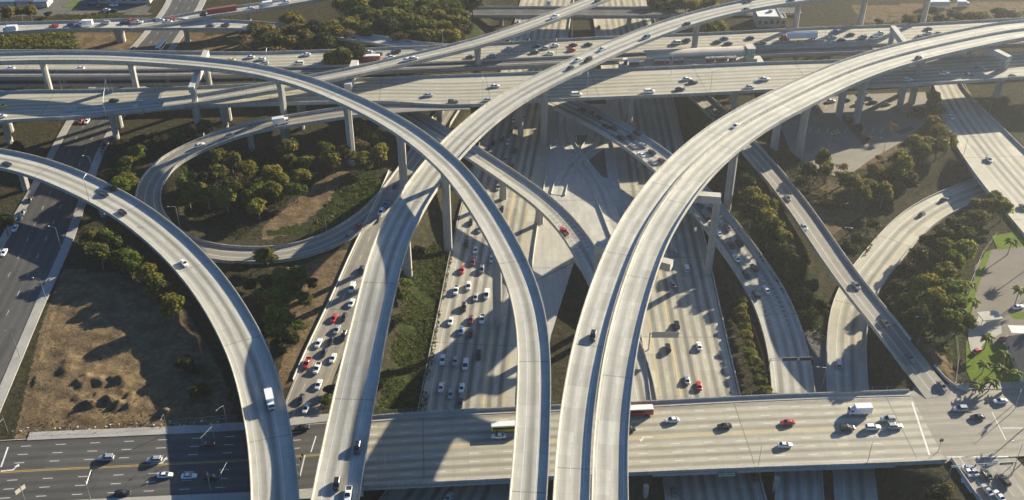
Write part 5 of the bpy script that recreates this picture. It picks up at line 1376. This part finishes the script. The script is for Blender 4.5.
# far buildings
STUCCO = plain("pale_stucco", (.48, .44, .38), .85, var=.1, scale=.2); ROOF_W = plain("white_flat_roof", (.55, .55, .54), .8, var=.08, scale=.3); ROOF_G = plain("grey_roof", (.26, .26, .27), .85, var=.15, scale=.4)
def block(px, py, w, d, h, label, wallm=STUCCO, roofm=ROOF_W, rz=0.0, unit=True, wins=4):
    z = 0
    q = on_ground(px, py); r = tag(empty("building", (q[0], q[1], q[2]), rz), label, "building")
    m = MB(); m.box((0, 0, -1), (w, d, h + 1)); m.build("wall", wallm, r)
    m = MB(); m.box((0, 0, h + .003), (w - .6, d - .6, .14)); m.build("roof", roofm, r)
    for (x, y, sx, sy) in ((0, -d / 2 + .15, w, .3), (0, d / 2 - .15, w, .3), (-w / 2 + .15, 0, .3, d - .6), (w / 2 - .15, 0, .3, d - .6)):
        m = MB(); m.box((x, y, h + .002), (sx, sy, .6)); m.build("roof_edge", wallm, r)
    if unit:
        m = MB(); m.box((w * .15, d * .1, h + .14), (2.0, 1.6, 1.2)); m.build("roof_unit", ROOF_G, r)
    for k in range(wins):
        f = MB(); x = -w / 2 + w * (k + .5) / wins; f.box((x, -d / 2 - .03, h * .35), (w / wins * .55, .1, h * .38)); wo = f.build("window", GALV, r)
        g = MB(); g.box((x, -d / 2 - .06, h * .38), (w / wins * .48, .1, h * .32)); g.build("pane", WINDOW, wo)
    return r
block(766, 23, 13, 13, 6, "pale flat roofed building under the two lane flyover, upper right", unit=True)
block(779, 24, 6, 7, 4.5, "small yellowish building right of the pale flat roofed one", plain("cream_wall", (.5, .43, .28), .85), ROOF_G, unit=False, wins=2)
block(128, -1, 30, 14, 5, "long low building across the top left edge behind the street", STUCCO, ROOF_G, wins=5)
for (px, lab) in ((10, "first pale house from the left at the top left corner"), (26, "second pale house from the left at the top left corner"), (41, "third pale house from left, by the lawn at the top left")):
    q = on_ground(px, 5.5); h_ = tag(empty("house"), lab, "house", "houses at the top left corner")
    gable_house(h_, (q[0] - 5, q[1] - 3, 0), (q[0] + 5, q[1] - 3, 0), -9.0, 3.0, 1.8, ROOF_W if px != 26 else ROOF_G, 0.0, .5, STUCCO, 2)
flat("lawn", [(62, 7), (72, 2), (84, 0), (76, 7)], .06, LAWN)
# station in the middle of the interchange
st = tag(empty("train_station"), "open train station with a long curved canopy between the two viaducts", "station")
TERRA = plain("terracotta_panel", (.22, .095, .06), .8, var=.2, scale=.6); CANOPY = concrete("canopy_shell", (.50, .435, .375), .12); GREEN_G = plain("green_tower_glass", (.22, .36, .24), .2)
p0 = unp(620, 64.8, 12); p1 = unp(762, 58.6, 12)
ax = (p1 - p0)[:2]; LS = np.linalg.norm(ax); ax /= LS; ang = math.atan2(ax[1], ax[0]); nx_ = np.array([-ax[1], ax[0]])
def S_(u, v, z): return (p0[0] + ax[0] * u + nx_[0] * v, p0[1] + ax[1] * u + nx_[1] * v, z)
def sbox(name, u0, u1, v0, v1, z0, z1, mat, parent=st):
    m = MB(); m.loft([[S_(u0, v0, z0), S_(u1, v0, z0), S_(u1, v1, z0), S_(u0, v1, z0)], [S_(u0, v0, z1), S_(u1, v0, z1), S_(u1, v1, z1), S_(u0, v1, z1)]])
    return m.build(name, mat, parent)
sbox("platform", 0, LS, -3.6, 3.6, 10.2, 12.0, CONC_PALE)
sbox("retaining_wall", 0, LS, -3.5, 3.5, -1, 10.19, CONC_DARK)
can_u0, can_u1 = LS * .17, LS * .86
rings = []
for u in (can_u0, can_u1):
    ring = []
    for k in range(9): a = math.pi * (.06 + .88 * k / 8); ring.append(S_(u, -4.2 * math.cos(a), 16.6 + 1.9 * math.sin(a)))
    for k in range(9): a = math.pi * (.94 - .88 * k / 8); ring.append(S_(u, -3.9 * math.cos(a), 16.4 + 1.7 * math.sin(a)))
    rings.append(ring)
m = MB(); m.loft(rings); m.build("canopy", CANOPY, st)
for k in range(7):
    u = can_u0 + 2 + (can_u1 - can_u0 - 4) * k / 6
    for v in (-2.6, 2.6):
        m = MB(); m.bar(S_(u, v, 12), S_(u, v, 17.3), .16, 6); m.build("column", GALV, st)
for (u0, u1) in ((LS * .06, LS * .13), (LS * .24, LS * .34), (LS * .37, LS * .44), (LS * .60, LS * .66), (LS * .67, LS * .75), (LS * .76, LS * .81)):
    sbox("bench_shelter", u0, u1, -1.0, -.75, 12.0, 13.7, TERRA); sbox("shelter_roof", u0 - .3, u1 + .3, -1.9, .9, 13.75, 13.95, GALV)
tower = sbox("stair_tower", LS * .88, LS * .93, -2.6, 2.6, 12.0, 18.5, GREEN_G)
sbox("tower_roof", LS * .875, LS * .935, -2.9, 2.9, 18.51, 18.9, CONC_PALE, st)
for k in range(4): sbox("tower_frame", LS * .88 + k * (LS * .05 - .2) / 3, LS * .88 + k * (LS * .05 - .2) / 3 + .2, -2.7, -2.605, 12.0, 18.5, WALL_W, tower)
sbox("tower_base", LS * .87, LS * .95, -3.4, -2.72, 12.0, 13.6, CONC_PALE, st)
hut = tag(empty("kiosk"), "small round topped kiosk on the left end of the station platform", "kiosk")
sbox("wall", LS * .03, LS * .05, -.5, 1.8, 12.0, 14.4, TERRA, hut); sbox("roof", LS * .02, LS * .055, -.9, 2.2, 14.41, 14.7, ROOF_W, hut)
# ------------------------------------------------------------------ lamps, signals, signs
LAMPS = []
def lamp(px, py, z, h, adir, label, arm=2.6, road_=None):
    q = unp(px, py, z)
    if road_ is not None:
        r = RIB[road_]
        for _ in range(6): i = r.near(q[0], q[1]); z = r.P[i, 2]; q = unp(px, py, z)
    elif z is None or z == 0:
        q = on_ground(px, py)
    t = tag(empty("street_lamp", (q[0], q[1], q[2]), adir), label, "street lamp", "street lamps")
    m = MB(); m.bar((0, 0, -.3), (0, 0, h), .11, 6, .065); m.build("pole", GALV, t)
    m = MB(); m.bar((0, 0, h - .02), (arm * .5, 0, h + .35), .06, 5, .05); m.bar((arm * .5, 0, h + .35), (arm, 0, h + .42), .05, 5); m.build("arm", GALV, t)
    m = MB(); m.box((arm + .3, 0, h + .34), (.85, .32, .16), 0, taper=.8); hd = m.build("lamp_head", GALV, t)
    m = MB(); m.box((arm + .35, 0, h + .29), (.5, .24, .05)); m.build("lens", LAMP_GLASS, hd)
R_ = math.radians
lamp(62, 90, 15, 10, R_(-150), "street lamp on the far edge of the lower viaduct, leftmost there", road_=None)
lamp(113, 93, 15, 10, R_(150), "street lamp behind the black sedan on the lower viaduct")
lamp(483, 101, 15, 11, R_(90), "street lamp on the near edge of lower viaduct, left of two lane flyover")
lamp(587, 98, 15, 12, R_(90), "street lamp on lower viaduct just right of the two lane flyover")
lamp(710, 93.5, 15, 11, R_(110), "street lamp on lower viaduct near edge below the station")
lamp(671, 75, 15, 9, R_(90), "street lamp on lower viaduct far edge, left below the canopy")
lamp(733, 64, 15, 8, R_(90), "street lamp at the right end of the station platform")
lamp(247, 97, 19, 9, R_(90), "street lamp on the thin straight flyover near the white box truck")
lamp(966, 64, 15, 9, R_(150), "street lamp on the lower viaduct under the twin flyover, far right")
lamp(556, 58, 11, 9, R_(90), "street lamp on the upper freeway left of the two lane flyover")
lamp(443, 46, 11, 9, R_(-90), "street lamp in front of the wood on the upper freeway")
lamp(268, 66, 11, 8, R_(90), "street lamp beside the white cars on the upper freeway, left")
lamp(823, 47, 11, 9, R_(90), "street lamp on the upper freeway right of the yellow taxi")
lamp(89, 200, 15, 10, R_(80), "street lamp on the curved left flyover", road_=None)
lamp(94, 177, 0, 10, R_(170), "street lamp on the right pavement of the dark street, upper one")
lamp(62, 251, 0, 11, R_(170), "street lamp on the right pavement of the dark street below the flyover")
lamp(20, 358, 0, 11, R_(160), "lowest street lamp on the right pavement of the dark street")
lamp(46, 299, 0, 9, R_(170), "street lamp on the right pavement beside the dirt lot corner")
lamp(216, 145, 8.6, 9, R_(-100), "street lamp on the outer wall of the loop ramp")
lamp(180, 228, 3, 10, R_(190), "curved street lamp inside the loop ramp")
lamp(327, 236, 1, 9, R_(0), "street lamp on the bank above the loop ramp exit")
lamp(228, 429, 0, 10, R_(-120), "street lamp at the kerb left of the curved left flyover")
lamp(168, 433, 0, 8, R_(-90), "thin street lamp at the kerb below the dirt lot")
lamp(387, 483, .1, 11, R_(90), "street lamp on the near edge of overpass beside the two lane flyover")
lamp(758, 467, .1, 9, R_(100), "street lamp on the near edge of overpass, middle right")
lamp(867, 464, .1, 9, R_(60), "street lamp on the near edge of overpass by the white cars")
lamp(918, 345, 0, 12, R_(180), "street lamp below the big tree clump beside the narrow ramp")
lamp(849, 247, 0, 9, R_(180), "street lamp in the bend between narrow ramp and curved ramp")
lamp(830, 147, 0, 8, R_(20), "street lamp in the shaded parking lot, left one")
lamp(882, 159, 0, 9, R_(120), "street lamp in the shaded parking lot, right one")
lamp(963, 157, 0, 10, R_(0), "street lamp beside the wide street at right, by the trees")
lamp(988, 117, 0, 8, R_(180), "street lamp right of the wide street under the lower viaduct")
lamp(822, 388, -6, 9, R_(180), "street lamp between the crowded ramp and the curved ramp, at the bottom")
lamp(1016, 462, 0, 8, R_(170), "street lamp at the bottom right corner of the junction")
lamp(512, 22, -7, 11, R_(0), "street lamp beyond the upper freeway beside the sunken lanes")
lamp(572, 37, 11, 10, R_(90), "street lamp under the thin straight flyover near the top")
SIG = plain("signal_housing", (.03, .03, .03), .5)
def signal(px, py, h, mast, adir, label, heads=2):
    q = on_ground(px, py) if py > 0 else unp(px, py, .1)
    t = tag(empty("traffic_signal", (q[0], q[1], max(q[2], .1)), adir), label, "traffic signal", "traffic signals")
    m = MB(); m.bar((0, 0, -.2), (0, 0, h), .12, 6, .08); m.build("pole", GALV, t)
    if mast:
        m = MB(); m.bar((0, 0, h * .8), (mast, 0, h * .88), .09, 5, .05); m.build("mast_arm", GALV, t)
    for k in range(heads):
        m = MB(); x = mast * (1 - k * .4) if mast else .35 * (1 if k else -1); m.box((x, 0, h * .72), (.36, .36, 1.05)); m.build("signal_head", SIG, t)
signal(215, 442, 8, 6, R_(-110), "traffic signal mast at the kerb by the maroon sedan")
signal(938, 452, 6, 0, 0, "traffic signal at the corner of the overpass by the stop line")
signal(1022, 398, 9, 0, 0, "traffic signal at the right edge of the junction")
signal(91, 500, 8, 5, R_(90), "traffic signal at the near kerb below the silver off-roader")
signal(300, 478, 7, 4, R_(80), "traffic signal between the curved left flyover and two lane flyover")
signal(211, 491, 8, 0, 0, "traffic signal at the near kerb right of the white sedans")
signal(224, 489, 8, 4, R_(75), "traffic signal mast just left of the curved left flyover")
signal(8, 432, 7, 5, R_(-100), "traffic signal at the corner of the dirt lot and dark street")
signal(1014, 411, 8, 3, R_(60), "traffic signal at right of the junction near the white sedan")
SIGN_G = plain("green_sign_face", (.02, .13, .075), .5); SIGN_B = plain("sign_back", (.36, .36, .36), .5, .3)
def sign_panel(root, c, w, h, rz, face, back=SIGN_B, letters=0, name="sign_panel"):
    m = MB(); ca, sa = math.cos(rz), math.sin(rz)
    m.box((c[0], c[1], c[2]), (w, .12, h), rz); o = m.build(name, back, root)
    f = MB(); f.box((c[0] + sa * .07, c[1] - ca * .07, c[2] + .06), (w - .12, .03, h - .12), rz); fo = f.build("face", face, o)
    if letters:
        l = MB(); rng = random.Random(3)
        for row in range(2):
            x = -w * .42
            while x < w * .36:
                ww = rng.uniform(.18, .32); zz = c[2] + h * (.58 - .36 * row)
                l.box((c[0] + ca * (x + ww / 2) + sa * .095, c[1] + sa * (x + ww / 2) - ca * .095, zz), (ww, .02, h * .2), rz); x += ww + rng.choice([.08, .08, .3])
        l.build("lettering", WHITE_PAINT, o)
def gantry(name, pa, pb, z, h, label, panels, cat="sign gantry", both=True, zb=None):
    t = tag(empty(name), label, cat); A = unp(pa[0], pa[1], z); B = unp(pb[0], pb[1], z if zb is None else zb)
    for p in ((A, B) if both else (A,)):
        m = MB(); m.bar((p[0], p[1], p[2] - .5), (p[0], p[1], p[2] + h), .2, 6, .16); m.build("post", GALV, t)
    for dz in (0, -.7):
        m = MB(); m.bar((A[0], A[1], A[2] + h + dz), (B[0], B[1], A[2] + h + dz), .11, 5); m.build("beam", GALV, t)
    rz = math.atan2(B[1] - A[1], B[0] - A[0])
    for (f, w, ph, mat, let) in panels:
        c = A + (B - A) * f; c[2] = A[2] + h - ph * .65
        off = np.array([math.sin(rz), -math.cos(rz)]) * .25
        sign_panel(t, (c[0] + off[0], c[1] + off[1], c[2]), w, ph, rz, mat, letters=let)
gantry("sign_gantry", (768, 372), (803, 371), -6.3, 6, "dark cantilever sign gantry over the bottom of the crowded ramp", [(.55, 5.2, 1.5, SIG, 0), (1.0, 4.4, 1.5, SIG, 0)], both=False)
gantry("sign_gantry", (948, 478), (1012, 474), 0, 5.2, "signal gantry with green sign above the cars waiting at bottom right", [(.84, 4.2, 1.1, SIGN_G, 1), (.2, .5, 1.1, SIG, 0), (.36, .5, 1.1, SIG, 0), (.52, .5, 1.1, SIG, 0)])
gantry("sign_gantry", (106, 117), (108.5, 93), 15, 7.5, "sign gantry across the lower viaduct by the black sedan at left", [(.5, 2.5, 1.4, SIGN_B, 0)], zb=15)
# sign seen from behind beside the right deck of the twin flyover
sg = tag(empty("overhead_sign"), "large grey overhead sign over the freeway beside the twin flyover, seen obliquely", "sign")
q = unp(661, 335, 0.0); sign_panel(sg, (q[0] + 1.5, q[1], -1.2), 9.5, 2.6, 0.0, SIGN_B, name="panel")
m = MB(); m.box((q[0] - 3.9, q[1] + .35, -7.2), (.45, .45, 7.8)); m.build("post", GALV, sg)
m = MB(); m.box((q[0] + 1.5, q[1] + .3, .3), (11.0, .3, .3)); m.build("beam", GALV, sg)
gs = tag(empty("green_sign"), "small green sign on posts beside the hedge of the crowded ramp", "sign")
q = on_ground(741, 332); sign_panel(gs, (q[0], q[1], q[2] + 1.9), 3.4, 1.5, 0, SIGN_G)
for dx in (-1.2, 1.2):
    m = MB(); m.bar((q[0] + dx, q[1] + .12, q[2] - .2), (q[0] + dx, q[1] + .12, q[2] + 3.2), .06, 5); m.build("post", GALV, gs)
gp = tag(empty("green_sign"), "dark green freeway sign hung on the near side of bottom overpass", "sign")
iS = index_at('P', 729, 468, .1); p = rP.at(iS, rP.P[iS, 3] / 2 + .7, -2.2)
sign_panel(gp, p, 6.2, 2.3, math.atan2(rP.T[iS, 1], rP.T[iS, 0]), SIGN_G, letters=1)
m = MB(); m.box((p[0], p[1] + .45, p[2] + 1.9), (5.0, .7, .12)); m.build("bracket", GALV, gp)
bs = tag(empty("banner_sign"), "tall pale slanting street sign at the bottom left on a pole", "sign")
q = unp(25, 500, .1); m = MB(); m.bar((q[0], q[1], -.2), (q[0], q[1], 6.5), .1, 6); m.build("post", GALV, bs)
sign_panel(bs, (q[0] - .2, q[1] - .2, 3.9), 3.4, 1.5, R_(58), plain("cream_sign", (.52, .48, .38), .6), plain("cream_sign_back", (.5, .46, .37), .6))
# ------------------------------------------------------------------ the air: thin even haze round the whole scene
hz = MB(); hz.box((0, 3000, -13.0), (12400, 12400, 273.0))
hz_m = bpy.data.materials.new("haze_air"); hz_m.use_nodes = True
hn = hz_m.node_tree; hn.nodes.remove(hn.nodes["Principled BSDF"])
pv = hn.nodes.new("ShaderNodeVolumePrincipled"); pv.inputs["Color"].default_value = (.93, .95, 1.0, 1); pv.inputs["Density"].default_value = .00014
pv.inputs["Anisotropy"].default_value = .72
hn.links.new(pv.outputs[0], hn.nodes["Material Output"].inputs["Volume"])
hzo = hz.build("haze", hz_m); tag(hzo, "thin pale haze in the air", "haze", kind='stuff')
